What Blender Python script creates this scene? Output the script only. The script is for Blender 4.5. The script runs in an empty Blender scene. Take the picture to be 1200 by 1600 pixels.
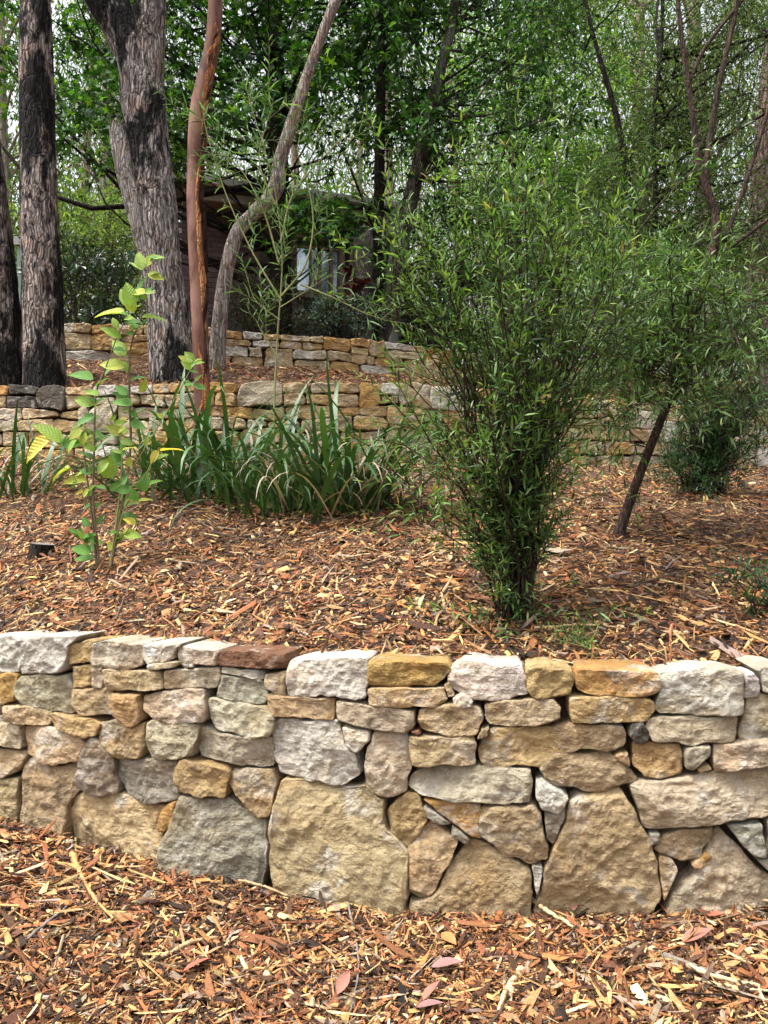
import bpy, math, random
import numpy as np
from mathutils import Vector, Matrix, Quaternion

# ------------------------------------------------------------------ camera, sky, sun, exposure
H = 1.5                                    # eye height above the lower ground
scene = bpy.context.scene
COL = scene.collection
cam_d = bpy.data.cameras.new('camera'); cam = bpy.data.objects.new('camera', cam_d); COL.objects.link(cam)
cam.location = (0, 0, H); cam.rotation_euler = (math.radians(90), 0, 0)
cam_d.sensor_fit = 'VERTICAL'; cam_d.sensor_height = 24.0; cam_d.lens = 18.0
cam_d.clip_start = 0.05; cam_d.clip_end = 600
scene.camera = cam

SUN_EL = math.radians(66); SUN_AZ = math.radians(-108)      # high, from the left and a little behind the camera
world = bpy.data.worlds.new('World'); scene.world = world; world.use_nodes = True
wn = world.node_tree.nodes; wl = world.node_tree.links
bg = wn['Background']
sky = wn.new('ShaderNodeTexSky'); sky.sky_type = 'NISHITA'; sky.sun_disc = False
sky.sun_elevation = SUN_EL; sky.sun_rotation = SUN_AZ
sky.air_density = 1.0; sky.dust_density = 8.0; sky.ozone_density = 1.0
hs = wn.new('ShaderNodeHueSaturation'); hs.inputs['Saturation'].default_value = 0.22
wl.new(sky.outputs[0], hs.inputs['Color']); wl.new(hs.outputs[0], bg.inputs['Color'])
bg.inputs['Strength'].default_value = 0.15
sun_d = bpy.data.lights.new('sun', 'SUN'); sun_d.energy = 1.5; sun_d.angle = math.radians(10)
sun_d.color = (1.0, 0.95, 0.87)
sun = bpy.data.objects.new('sun', sun_d); COL.objects.link(sun)
sv = Vector((math.sin(SUN_AZ) * math.cos(SUN_EL), math.cos(SUN_AZ) * math.cos(SUN_EL), math.sin(SUN_EL)))
sun.rotation_euler = sv.to_track_quat('Z', 'Y').to_euler(); sun.location = (0, 0, 30)
vs = scene.view_settings
vs.view_transform = 'Standard'; vs.look = 'None'; vs.gamma = 1.0; vs.exposure = 1.52; vs.use_curve_mapping = False
cy = scene.cycles
cy.max_bounces = 6; cy.diffuse_bounces = 4; cy.glossy_bounces = 2; cy.transmission_bounces = 4; cy.transparent_max_bounces = 4
cy.caustics_reflective = False; cy.caustics_refractive = False

rng = np.random.default_rng(7)
random.seed(7)
R = math.radians

# ------------------------------------------------------------------ numeric helpers
def P(px, py, d):
    """a photo direction at a real distance -> a point of the place"""
    return Vector(((px - 600) / 1200 * d, d, H + (800 - py) / 1200 * d))

def _hash(ix, iy, iz):
    h = (ix * 374761393 + iy * 668265263 + iz * 2147483647) & 0xffffffff
    h = ((h ^ (h >> 13)) * 1274126177) & 0xffffffff
    return ((h ^ (h >> 16)) & 0xffff) / 65535.0

def vnoise(p):
    p = np.asarray(p, dtype=np.float64)
    i = np.floor(p).astype(np.int64); f = p - i; f = f * f * (3 - 2 * f)
    r = 0
    for dx in (0, 1):
        wx = f[..., 0] if dx else 1 - f[..., 0]
        for dy in (0, 1):
            wy = f[..., 1] if dy else 1 - f[..., 1]
            for dz in (0, 1):
                wz = f[..., 2] if dz else 1 - f[..., 2]
                r = r + wx * wy * wz * _hash(i[..., 0] + dx, i[..., 1] + dy, i[..., 2] + dz)
    return r * 2 - 1

def fbm(p, oct=3):
    p = np.asarray(p, dtype=np.float64); a = 1.0; r = 0
    for k in range(oct):
        r = r + a * vnoise(p + 17.3 * k); p = p * 2.03; a *= 0.5
    return r

def curve(pts):
    xs = np.array([p[0] for p in pts]); ys = np.array([p[1] for p in pts])
    # smoothed piecewise-linear table
    X = np.linspace(xs[0], xs[-1], 1200); Y = np.interp(X, xs, ys)
    k = np.ones(61) / 61; Yp = np.pad(Y, 30, mode='edge'); Y = np.convolve(Yp, k, 'valid')
    return lambda x: np.interp(x, X, Y)

W1 = curve([(-60, 21), (-3.5, 4.1), (-1.71, 3.42), (-0.096, 2.87), (1.345, 2.69), (4, 2.5), (60, -1)])
# front wall table is long, so rebuild it finer near the frame
W1 = curve([(-6, 5.1), (-3.5, 4.1), (-1.71, 3.42), (-0.9, 3.13), (-0.096, 2.87), (0.6, 2.76), (1.345, 2.69), (4, 2.5), (6, 2.4)])
W2 = curve([(-9, 7.6), (-3.565, 7.13), (-1.7375, 6.95), (-0.228, 6.87), (0.9, 7.25), (1.975, 7.85), (3.9, 8.5), (10, 10.2)])
W3 = curve([(-10, 8.5), (-3.69, 8.78), (-1.88, 9.03), (-0.78, 9.36), (0.68, 10.16), (5.1, 12.3), (11, 14.6)])
STEP = 0.13

def ground_z(x, y):
    x = np.asarray(x, float); y = np.asarray(y, float)
    y1 = W1(x) + STEP; y2 = W2(x) + STEP; y3 = W3(x) + STEP
    low = -1.50 + 0.11 * np.clip(np.abs(x + 0.1) / 1.5, 0, 1) ** 2 * np.clip((y - 1.6) / 1.2, 0, 1)
    t1 = np.clip((y - y1) / (y2 - y1), 0, 1); a = -0.60 + 1.13 * t1 + 0.05 * np.sin(np.pi * t1)
    t2 = np.clip((y - y2) / (y3 - y2), 0, 1); b = 1.09 + 0.70 * t2
    c = 2.08 + np.minimum(0.5, 0.13 * np.maximum(0, y - y3)) + 0.012 * np.maximum(0, y - 20)
    z = np.where(y < y1, low, np.where(y < y2, a, np.where(y < y3, b, c)))
    q = np.stack([x * 1.3, y * 1.3, 0 * x], -1)
    edge = np.minimum(1, np.minimum(np.abs(y - y1), np.minimum(np.abs(y - y2), np.abs(y - y3))) / 0.3)
    return H + z + (0.03 * vnoise(q) + 0.014 * vnoise(q * 3.1 + 9)) * (0.3 + 0.7 * edge)

def G(px, py, dmin=1.5, dmax=16):
    """where a photo direction meets the ground"""
    d = np.linspace(dmin, dmax, 3000)
    x = (px - 600) / 1200 * d; z = H + (800 - py) / 1200 * d
    gz = ground_z(x, d)
    k = np.argmax(z <= gz)
    return Vector((float(x[k]), float(d[k]), float(gz[k])))

# ------------------------------------------------------------------ mesh + object helpers
def mesh_np(name, V, F, cols=None, smooth=False):
    V = np.asarray(V, np.float32).reshape(-1, 3); F = np.asarray(F, np.int32)
    m, k = F.shape
    me = bpy.data.meshes.new(name)
    me.vertices.add(len(V)); me.vertices.foreach_set('co', V.ravel())
    me.loops.add(m * k); me.loops.foreach_set('vertex_index', F.ravel())
    me.polygons.add(m); me.polygons.foreach_set('loop_start', np.arange(0, m * k, k, dtype=np.int32))
    me.polygons.foreach_set('use_smooth', np.full(m, smooth, dtype=bool))
    if cols is not None:
        a = me.color_attributes.new('Col', 'FLOAT_COLOR', 'POINT')
        c = np.ones((len(V), 4), np.float32); c[:, :3] = cols
        a.data.foreach_set('color', c.ravel())
    me.update(calc_edges=True)
    return me

def mesh_py(name, V, F, smooth=False):
    me = bpy.data.meshes.new(name); me.from_pydata([tuple(v) for v in V], [], F)
    me.polygons.foreach_set('use_smooth', [smooth] * len(me.polygons)); me.update()
    return me

WLOC = {}
def link(o, parent=None, loc=(0, 0, 0)):
    COL.objects.link(o); loc = Vector(loc)
    if parent is not None:
        o.parent = parent; o.location = loc - WLOC[parent.name]
    else:
        o.location = loc
    WLOC[o.name] = loc
    return o

def obj(name, me, mat=None, parent=None, loc=(0, 0, 0), rot=None, kind=None, scale=None):
    o = bpy.data.objects.new(name, me)
    if mat is not None and not me.materials: me.materials.append(mat)
    link(o, parent, loc)
    if rot is not None: o.rotation_euler = rot
    if scale is not None: o.scale = scale
    if kind: o['kind'] = kind
    return o

def thing(name, label, cat, loc=(0, 0, 0), group=None):
    o = bpy.data.objects.new(name, None); o.empty_display_size = 0.1
    link(o, None, loc); return tag(o, label, cat, group)

def tag(o, label, cat, group=None):
    o['label'] = label; o['category'] = cat
    if group: o['group'] = group
    return o

def smooth_path(pts, n):
    """Catmull-Rom through pts (each a tuple of any length)"""
    A = np.array([list(p) for p in pts], float)
    A = np.vstack([2 * A[0] - A[1], A, 2 * A[-1] - A[-2]])
    s = np.linspace(0, len(A) - 3 - 1e-6, n); i = s.astype(int); f = (s - i)[:, None]
    p0, p1, p2, p3 = A[i], A[i + 1], A[i + 2], A[i + 3]
    return 0.5 * (2 * p1 + (p2 - p0) * f + (2 * p0 - 5 * p1 + 4 * p2 - p3) * f ** 2 + (3 * p1 - p0 - 3 * p2 + p3) * f ** 3)

def tube_arrays(pts, rad, nseg, disp=None, cap=True):
    pts = np.asarray(pts, float); rad = np.asarray(rad, float)
    T = np.gradient(pts, axis=0); T /= np.linalg.norm(T, axis=1)[:, None] + 1e-9
    ref = np.where(np.abs(T[:, 2:3]) > 0.75, np.array([[0, 1.0, 0]]), np.array([[0, 0, 1.0]]))
    if np.mean(np.abs(T[:, 2])) > 0.6: ref = np.tile([[0, 1.0, 0]], (len(T), 1))
    A = np.cross(T, ref); A /= np.linalg.norm(A, axis=1)[:, None] + 1e-9
    B = np.cross(T, A)
    th = np.linspace(0, 2 * np.pi, nseg, endpoint=False)
    D = np.cos(th)[None, :, None] * A[:, None] + np.sin(th)[None, :, None] * B[:, None]
    r = rad[:, None] * np.ones((1, nseg))
    if disp is not None: r = r * (1 + disp(pts[:, None] + D * rad[:, None, None], th))
    V = pts[:, None] + D * r[..., None]
    n = len(pts); i = np.arange(n - 1)[:, None]; j = np.arange(nseg)[None]
    a = i * nseg + j; b = i * nseg + (j + 1) % nseg
    F = np.stack([a, b, b + nseg, a + nseg], -1).reshape(-1, 4)
    return V.reshape(-1, 3), F

def merge(parts):
    Vs, Fs, o = [], [], 0
    for V, F in parts:
        Vs.append(V); Fs.append(F + o); o += len(V)
    return np.vstack(Vs), np.vstack(Fs)

def twigs_mesh(name, tubes, nseg=5):
    return mesh_np(name, *merge([tube_arrays(p, r, nseg) for p, r in tubes]), smooth=True)

# leaf templates: x along the leaf, y across, z up
LEAF_NARROW = (np.array([(0, 0, 0), (.3, .5, .05), (.3, -.5, .05), (.7, .38, .03), (.7, -.38, .03), (1, 0, -.08)]),
               np.array([(0, 2, 1), (1, 2, 4), (1, 4, 3), (3, 4, 5)]))
LEAF_DIAMOND = (np.array([(0, 0, 0), (.45, .5, .07), (1, 0, -.05), (.45, -.5, .07)]), np.array([(0, 3, 2), (0, 2, 1)]))
_a = np.radians([-125, -88, -62, -30, 0, 30, 62, 88, 125]); _r = np.array([.5, .27, .82, .36, 1, .36, .82, .27, .5])
LEAF_STAR = (np.vstack([[(0, 0, 0.04)], np.stack([_r * np.cos(_a), _r * np.sin(_a) * .9, -0.12 * _r ** 2], -1)]),
             np.array([(0, k, k + 1) for k in range(1, 9)]))
LEAF_OVATE = (np.array([(0, 0, 0), (.2, .34, .05), (.2, -.34, .05), (.5, .5, .07), (.5, -.5, .07), (.8, .3, .02), (.8, -.3, .02), (1, 0, -.1),
                        (.2, 0, 0), (.5, 0, 0), (.8, 0, -.02)]),
              np.array([(0, 8, 1), (0, 2, 8), (8, 9, 3), (8, 3, 1), (2, 4, 9), (2, 9, 8), (9, 10, 5), (9, 5, 3), (4, 6, 10), (4, 10, 9), (10, 7, 5), (6, 7, 10)]))

def unit(v): return v / (np.linalg.norm(v, axis=-1, keepdims=True) + 1e-9)

def leaves_mesh(name, tmpl, pos, dr, nr, L, Wd, cols):
    TV, TF = tmpl
    pos = np.asarray(pos); dr = unit(np.asarray(dr)); nr = np.asarray(nr)
    sd = unit(np.cross(nr, dr)); nr = np.cross(dr, sd)
    L = np.asarray(L)[:, None, None]; Wd = np.asarray(Wd)[:, None, None]
    V = pos[:, None] + dr[:, None] * TV[None, :, 0:1] * L + sd[:, None] * TV[None, :, 1:2] * Wd + nr[:, None] * TV[None, :, 2:3] * L
    n, k = V.shape[:2]
    F = (TF[None] + (np.arange(n) * k)[:, None, None]).reshape(-1, 3)
    return mesh_np(name, V.reshape(-1, 3), F, np.repeat(cols, k, axis=0))

def pick_cols(n, palette, weights, jit=0.18):
    p = np.array(palette); w = np.array(weights, float); w /= w.sum()
    c = p[rng.choice(len(p), n, p=w)]
    return np.clip(c * (1 + jit * rng.normal(size=(n, 1))) * (1 + 0.06 * rng.normal(size=(n, 3))), 0.004, 0.9)

def rand_dirs(n):
    return unit(rng.normal(size=(n, 3)))

# ------------------------------------------------------------------ materials
class NT:
    def __init__(s, name):
        s.m = bpy.data.materials.new(name); s.m.use_nodes = True
        s.t = s.m.node_tree; s.n = s.t.nodes; s.n.clear()
        s.out = s.n.new('ShaderNodeOutputMaterial')
    def __call__(s, typ, **kw):
        nd = s.n.new('ShaderNode' + typ)
        for k, v in kw.items():
            if k.startswith('_'): setattr(nd, k[1:], v)
            else:
                key = int(k[1:]) if k[0] == 'i' and k[1:].isdigit() else k.replace('__', ' ')
                if isinstance(v, bpy.types.NodeSocket): s.t.links.new(v, nd.inputs[key])
                else: nd.inputs[key].default_value = v
        return nd
    def ramp(s, fac, stops, interp='LINEAR'):
        nd = s.n.new('ShaderNodeValToRGB'); cr = nd.color_ramp; cr.interpolation = interp
        while len(cr.elements) < len(stops): cr.elements.new(0.5)
        for e, (p, c) in zip(cr.elements, stops):
            e.position = p; e.color = (c, c, c, 1) if isinstance(c, (int, float)) else (*c, 1)
        s.t.links.new(fac, nd.inputs[0]); return nd.outputs[0]
    def mix(s, fac, a, b, mode='MIX'):
        nd = s.n.new('ShaderNodeMix'); nd.data_type = 'RGBA'; nd.blend_type = mode
        for i, v in ((0, fac), (6, a), (7, b)):
            if isinstance(v, bpy.types.NodeSocket): s.t.links.new(v, nd.inputs[i])
            else: nd.inputs[i].default_value = v if i == 0 else (*v, 1)
        return nd.outputs[2]
    def math(s, op, a, b=0.0):
        nd = s.n.new('ShaderNodeMath'); nd.operation = op
        for i, v in ((0, a), (1, b)):
            if isinstance(v, bpy.types.NodeSocket): s.t.links.new(v, nd.inputs[i])
            else: nd.inputs[i].default_value = v
        return nd.outputs[0]
    def done(s, shader):
        s.t.links.new(shader, s.out.inputs['Surface']); return s.m

def coords(n, scale=(1, 1, 1), offset_random=True):
    tc = n('TexCoord').outputs['Object']
    if offset_random:
        oi = n('ObjectInfo')
        off = n('VectorMath', _operation='SCALE', i0=(37.0, 19.0, 53.0), Scale=oi.outputs['Random']).outputs[0]
        tc = n('VectorMath', _operation='ADD', i0=tc, i1=off).outputs[0]
    return n('VectorMath', _operation='MULTIPLY', i0=tc, i1=scale).outputs[0]

def mat_stone():
    n = NT('sandstone'); co = coords(n)
    col = n('ObjectInfo').outputs['Color']
    big = n('TexNoise', Vector=co, Scale=4.0, Detail=6.0, Roughness=0.62).outputs[0]
    mid = n('TexNoise', Vector=co, Scale=17.0, Detail=8.0, Roughness=0.7).outputs[0]
    fine = n('TexNoise', Vector=co, Scale=130.0, Detail=4.0, Roughness=0.7).outputs[0]
    och = n('TexNoise', Vector=co, Scale=2.6, Detail=5.0, Roughness=0.6, Distortion=0.6).outputs[0]
    stain = n('TexNoise', Vector=n('VectorMath', _operation='ADD', i0=co, i1=(5.2, 1.3, 8.8)).outputs[0], Scale=6.0, Detail=9.0, Roughness=0.72).outputs[0]
    c = n.mix(n.ramp(big, [(.3, 0.0), (.75, 1.0)]), n.mix(1.0, col, (.72, .70, .66), 'MULTIPLY'), n.mix(1.0, col, (1.18, 1.17, 1.16), 'MULTIPLY'))
    c = n.mix(n.ramp(och, [(.52, 0.0), (.72, .55)]), c, n.mix(1.0, col, (1.05, .74, .38), 'MULTIPLY'))
    fresh = n('TexNoise', Vector=n('VectorMath', _operation='ADD', i0=co, i1=(1.7, 9.3, 4.1)).outputs[0], Scale=5.0, Detail=7.0, Roughness=0.68, Distortion=0.4).outputs[0]
    c = n.mix(n.ramp(fresh, [(.54, 0.0), (.64, .7)]), c, (.76, .735, .67))
    c = n.mix(n.ramp(stain, [(.54, 0.0), (.68, .6)]), c, (.14, .12, .09))
    c = n.mix(n.ramp(mid, [(.3, .42), (.52, 0.0)]), c, n.mix(1.0, c, (.42, .38, .33), 'MULTIPLY'))
    c = n.mix(n.ramp(fine, [(.35, .45), (.58, 0.0)]), c, n.mix(1.0, c, (.5, .46, .42), 'MULTIPLY'))
    vor = n('TexVoronoi', Vector=co, Scale=45.0).outputs[0]
    grit = n('TexNoise', Vector=co, Scale=55.0, Detail=6.0, Roughness=0.75).outputs[0]
    bed = n('TexNoise', Vector=n('VectorMath', _operation='MULTIPLY', i0=co, i1=(4, 4, 34)).outputs[0], Scale=1.3, Detail=5.0, Roughness=0.6).outputs[0]
    hgt = n.math('ADD', n.math('MULTIPLY', mid, .95), n.math('ADD', n.math('MULTIPLY', grit, .8), n.math('ADD', n.math('MULTIPLY', vor, .2), n.math('MULTIPLY', bed, .45))))
    c = n.mix(n.ramp(bed, [(.42, .35), (.56, 0.0)]), c, n.mix(1.0, c, (.62, .52, .40), 'MULTIPLY'))
    bmp = n('Bump', Strength=1.0, Distance=0.032, Height=hgt)
    b = n('BsdfPrincipled', Base__Color=c, Roughness=0.92, Normal=bmp.outputs[0])
    b.inputs['Specular IOR Level'].default_value = 0.2
    return n.done(b.outputs[0])

def mat_leaf(name, rough=0.45, trans=0.35, spec=0.4):
    n = NT(name)
    col = n('Attribute', _attribute_name='Col').outputs['Color']
    b = n('BsdfPrincipled', Base__Color=col, Roughness=rough)
    b.inputs['Specular IOR Level'].default_value = spec
    t = n('BsdfTranslucent', Color=n.mix(1.0, col, (1.25, 1.35, .55), 'MULTIPLY'))
    return n.done(n('MixShader', i0=trans, i1=b.outputs[0], i2=t.outputs[0]).outputs[0])

def mat_solidleaf(name, c1, c2, rough=0.4, trans=0.3, scale=9.0, veins=False):
    n = NT(name); co = coords(n); rnd = n('ObjectInfo').outputs['Random']
    ns = n('TexNoise', Vector=co, Scale=scale, Detail=4.0).outputs[0]
    col = n.mix(n.math('ADD', n.math('MULTIPLY', rnd, .6), n.math('MULTIPLY', ns, .4)), c1, c2)
    hgt = n('TexNoise', Vector=co, Scale=60.0, Detail=2.0).outputs[0]
    if veins:
        sx = n('SeparateXYZ', i0=n('TexCoord').outputs['Object']); ay = n.math('ABSOLUTE', sx.outputs[1])
        side = n.math('PINGPONG', n.math('SUBTRACT', n.math('MULTIPLY', sx.outputs[0], 8.0), n.math('MULTIPLY', ay, 9.0)), .5)
        v = n.math('MAXIMUM', n.math('LESS_THAN', side, .07), n.math('LESS_THAN', ay, .012))
        col = n.mix(n.math('MULTIPLY', v, .35), col, n.mix(1.0, col, (1.5, 1.35, 1.6), 'MULTIPLY'))
        spot = n('TexNoise', Vector=co, Scale=5.0, Detail=6.0).outputs[0]
        col = n.mix(n.ramp(spot, [(.66, 0.0), (.70, .8)]), col, (.16, .09, .03))
        hgt = n.math('ADD', hgt, n.math('MULTIPLY', side, 2.0))
    bmp = n('Bump', Strength=0.4, Distance=0.02 if veins else 0.004, Height=hgt)
    b = n('BsdfPrincipled', Base__Color=col, Roughness=rough, Normal=bmp.outputs[0])
    t = n('BsdfTranslucent', Color=n.mix(1.0, col, (1.2, 1.3, .6), 'MULTIPLY'))
    return n.done(n('MixShader', i0=trans, i1=b.outputs[0], i2=t.outputs[0]).outputs[0])

def mat_bark(name, light, dark, char=0.0, plates=1.0, scale=9.0, stretch=0.16, bump=0.05, patch=None, rough=0.95):
    n = NT(name)
    tc = n('TexCoord').outputs['Object']
    co = n('VectorMath', _operation='MULTIPLY', i0=tc, i1=(1, 1, stretch)).outputs[0]
    wob = n('TexNoise', Vector=tc, Scale=3.0, Detail=3.0)
    co = n('VectorMath', _operation='ADD', i0=co, i1=n('VectorMath', _operation='SCALE', i0=wob.outputs[1], Scale=0.12).outputs[0]).outputs[0]
    f1 = n('TexNoise', Vector=co, Scale=scale * 2.4, Detail=9.0, Roughness=0.72).outputs[0]
    vor = n('TexVoronoi', _feature='DISTANCE_TO_EDGE', Vector=co, Scale=scale * 2.6).outputs[0]
    plate = n.ramp(vor, [(0.0, 1.0 - plates), (0.16, 1.0)])
    f = n.math('MULTIPLY', n.ramp(f1, [(.41, 0.0), (.59, 1.0)]), n.math('ADD', n.math('MULTIPLY', plate, .5), .5))
    c = n.mix(f, dark, light)
    hue = n('TexNoise', Vector=tc, Scale=5.0, Detail=4.0).outputs[0]
    c = n.mix(n.ramp(hue, [(.5, 0.0), (.75, .5)]), c, n.mix(1.0, c, (1.25, .82, .6), 'MULTIPLY'))
    if patch: 
        pn = n('TexNoise', Vector=n('VectorMath', _operation='MULTIPLY', i0=tc, i1=(1, 1, .4)).outputs[0], Scale=4.0, Detail=4.0).outputs[0]
        c = n.mix(n.ramp(pn, [(.5, 0.0), (.58, .85)]), c, patch)
    if char > 0:
        m = n('TexNoise', Vector=n('VectorMath', _operation='MULTIPLY', i0=tc, i1=(1, 1, .45)).outputs[0], Scale=1.9, Detail=6.0, Roughness=0.65).outputs[0]
        c = n.mix(n.ramp(m, [(.62 - .22 * char, 0.0), (.66 - .22 * char, .97)]), c, n.mix(n.ramp(f1, [(.5, 0.0), (.62, 1.0)]), (.002, .002, .0025), (.045, .04, .04)))
    hgt = n.math('ADD', n.math('MULTIPLY', f1, 1.0), n.math('MULTIPLY', plate, .8))
    bmp = n('Bump', Strength=1.0, Distance=bump, Height=hgt)
    b = n('BsdfPrincipled', Base__Color=c, Roughness=rough, Normal=bmp.outputs[0])
    b.inputs['Specular IOR Level'].default_value = 0.2
    return n.done(b.outputs[0])

def mat_chip():
    n = NT('wood_chip'); col = n('Attribute', _attribute_name='Col').outputs['Color']
    co = coords(n, offset_random=False)
    f = n('TexNoise', Vector=co, Scale=120.0, Detail=3.0).outputs[0]
    c = n.mix(n.ramp(f, [(.35, .55), (.6, 0.0)]), col, n.mix(1.0, col, (.5, .42, .36), 'MULTIPLY'))
    b = n('BsdfPrincipled', Base__Color=c, Roughness=0.8); b.inputs['Specular IOR Level'].default_value = 0.25
    return n.done(b.outputs[0])

def mat_soil():
    n = NT('mulch_soil'); co = coords(n, offset_random=False)
    v = n('TexVoronoi', Vector=n('VectorMath', _operation='MULTIPLY', i0=co, i1=(1, 1.8, 1)).outputs[0], Scale=38.0)
    a = n('TexNoise', Vector=co, Scale=30.0, Detail=8.0, Roughness=.7).outputs[0]
    pick = n('SeparateColor', i0=v.outputs['Color']).outputs[0]
    c = n.ramp(pick, [(0.0, (.035, .018, .010)), (.45, (.09, .04, .02)), (.75, (.17, .08, .035)), (1.0, (.30, .18, .08))])
    c = n.mix(n.ramp(a, [(.35, .8), (.6, 0.0)]), c, (.02, .012, .008))
    bmp = n('Bump', Strength=1.0, Distance=0.02, Height=n.math('ADD', a, v.outputs[0]))
    b = n('BsdfPrincipled', Base__Color=c, Roughness=0.95, Normal=bmp.outputs[0])
    return n.done(b.outputs[0])

def mat_plain(name, c1, c2, scale=20.0, rough=0.7, bump=0.0, stretch=(1, 1, 1), spec=0.3):
    n = NT(name); co = coords(n, stretch)
    f = n('TexNoise', Vector=co, Scale=scale, Detail=6.0, Roughness=.65).outputs[0]
    c = n.mix(n.ramp(f, [(.3, 0.0), (.7, 1.0)]), c1, c2)
    b = n('BsdfPrincipled', Base__Color=c, Roughness=rough); b.inputs['Specular IOR Level'].default_value = spec
    if bump: n.t.links.new(n('Bump', Strength=0.8, Distance=bump, Height=f).outputs[0], b.inputs['Normal'])
    return n.done(b.outputs[0])

M = dict(
    stone=mat_stone(), soil=mat_soil(), chip=mat_chip(),
    core=mat_plain('rubble_fill', (.05, .035, .025), (.14, .10, .07), 30, .95, .02),
    leaf=mat_leaf('leaf', .45, .30, .2), leaf_matt=mat_leaf('leaf_matt', .6, .32, .12), leaf_gloss=mat_leaf('leaf_gloss', .3, .2, .5),
    bark_burnt=mat_bark('bark_burnt', (.52, .44, .40), (.025, .02, .019), char=.66, scale=13, bump=.03),
    bark_grey=mat_bark('bark_grey', (.46, .40, .36), (.10, .08, .07), scale=13, bump=.015),
    bark_box=mat_bark('bark_box', (.50, .45, .42), (.03, .025, .023), char=.42, scale=12, bump=.03),
    bark_dark=mat_bark('bark_dark', (.045, .036, .03), (.012, .01, .009), scale=10, bump=.03),
    bark_lichen=mat_bark('bark_lichen', (.09, .075, .06), (.025, .02, .017), scale=10, bump=.03, patch=(.22, .22, .19)),
    bark_stem=mat_bark('bark_stem', (.085, .055, .042), (.022, .015, .012), scale=22, bump=.008),
    bark_far=mat_bark('bark_far', (.42, .36, .30), (.17, .13, .11), scale=5, bump=.02),
    bark_edge=mat_bark('bark_edge', (.26, .19, .165), (.07, .05, .043), scale=9, bump=.02),
    bark_red=mat_bark('bark_red', (.17, .078, .055), (.065, .032, .024), scale=2.5, stretch=.3, bump=.004, rough=.75, patch=(.23, .125, .095), plates=0.0),
    peel=mat_bark('bark_peel', (.55, .26, .11), (.20, .07, .03), scale=14, stretch=.25, bump=.012),
    peel_dark=mat_bark('bark_peel_dark', (.07, .03, .02), (.015, .008, .006), scale=14, stretch=.25, bump=.012),
    dead=mat_bark('dead_wood', (.58, .54, .50), (.16, .14, .125), scale=14, stretch=.1, bump=.03),
    twig=mat_plain('twig', (.16, .11, .07), (.26, .19, .12), 40, .8, .002),
    twig_green=mat_plain('green_twig', (.16, .18, .06), (.25, .24, .10), 30, .6),
    twig_tan=mat_plain('tan_twig', (.36, .22, .10), (.45, .30, .14), 30, .6),
)

# ------------------------------------------------------------------ ground
def build_ground():
    xs = np.concatenate([-np.geomspace(90, 7, 14), np.arange(-6, 8.01, 0.1), np.geomspace(9, 90, 14)])
    rows = []
    e = 0.003
    for s in np.concatenate([np.linspace(0, .9, 8)[:-1], np.linspace(.9, 1, 45)]):
        rows.append(-45 + (W1(xs) + STEP - e + 45) * s)
    for a, b, m in ((W1, W2, 50), (W2, W3, 26)):
        for s in np.linspace(0, 1, m): rows.append(a(xs) + STEP + e + (b(xs) - a(xs) - 2 * e) * s)
    for s in np.concatenate([np.linspace(0, .07, 18), np.linspace(.08, 1, 20)]):
        rows.append(W3(xs) + STEP + e + (170 - W3(xs)) * s)
    Y = np.array(rows); X = np.tile(xs, (len(rows), 1)); Z = ground_z(X, Y)
    V = np.stack([X, Y, Z], -1).reshape(-1, 3); nc = len(xs)
    i = np.arange(len(rows) - 1)[:, None]; j = np.arange(nc - 1)[None]; a = i * nc + j
    F = np.stack([a, a + 1, a + nc + 1, a + nc], -1).reshape(-1, 4)
    o = obj('ground', mesh_np('ground', V, F, smooth=False), M['soil']); o['kind'] = 'structure'
build_ground()

# ------------------------------------------------------------------ stones
SC = {'w': (.77, .755, .69), 'l': (.65, .575, .42), 'c': (.63, .495, .30), 'o': (.58, .375, .15), 'g': (.45, .425, .355),
      'd': (.13, .12, .11), 'r': (.30, .165, .105), 'y': (.62, .455, .235), 'b': (.56, .44, .275), 'p': (.62, .57, .455)}

def chaikin(p, it=2, q=0.2):
    for _ in range(it):
        nx = np.roll(p, -1, 0); p = np.stack([p * (1 - q) + nx * q, p * q + nx * (1 - q)], 1).reshape(-1, 2)
    return p

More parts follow.
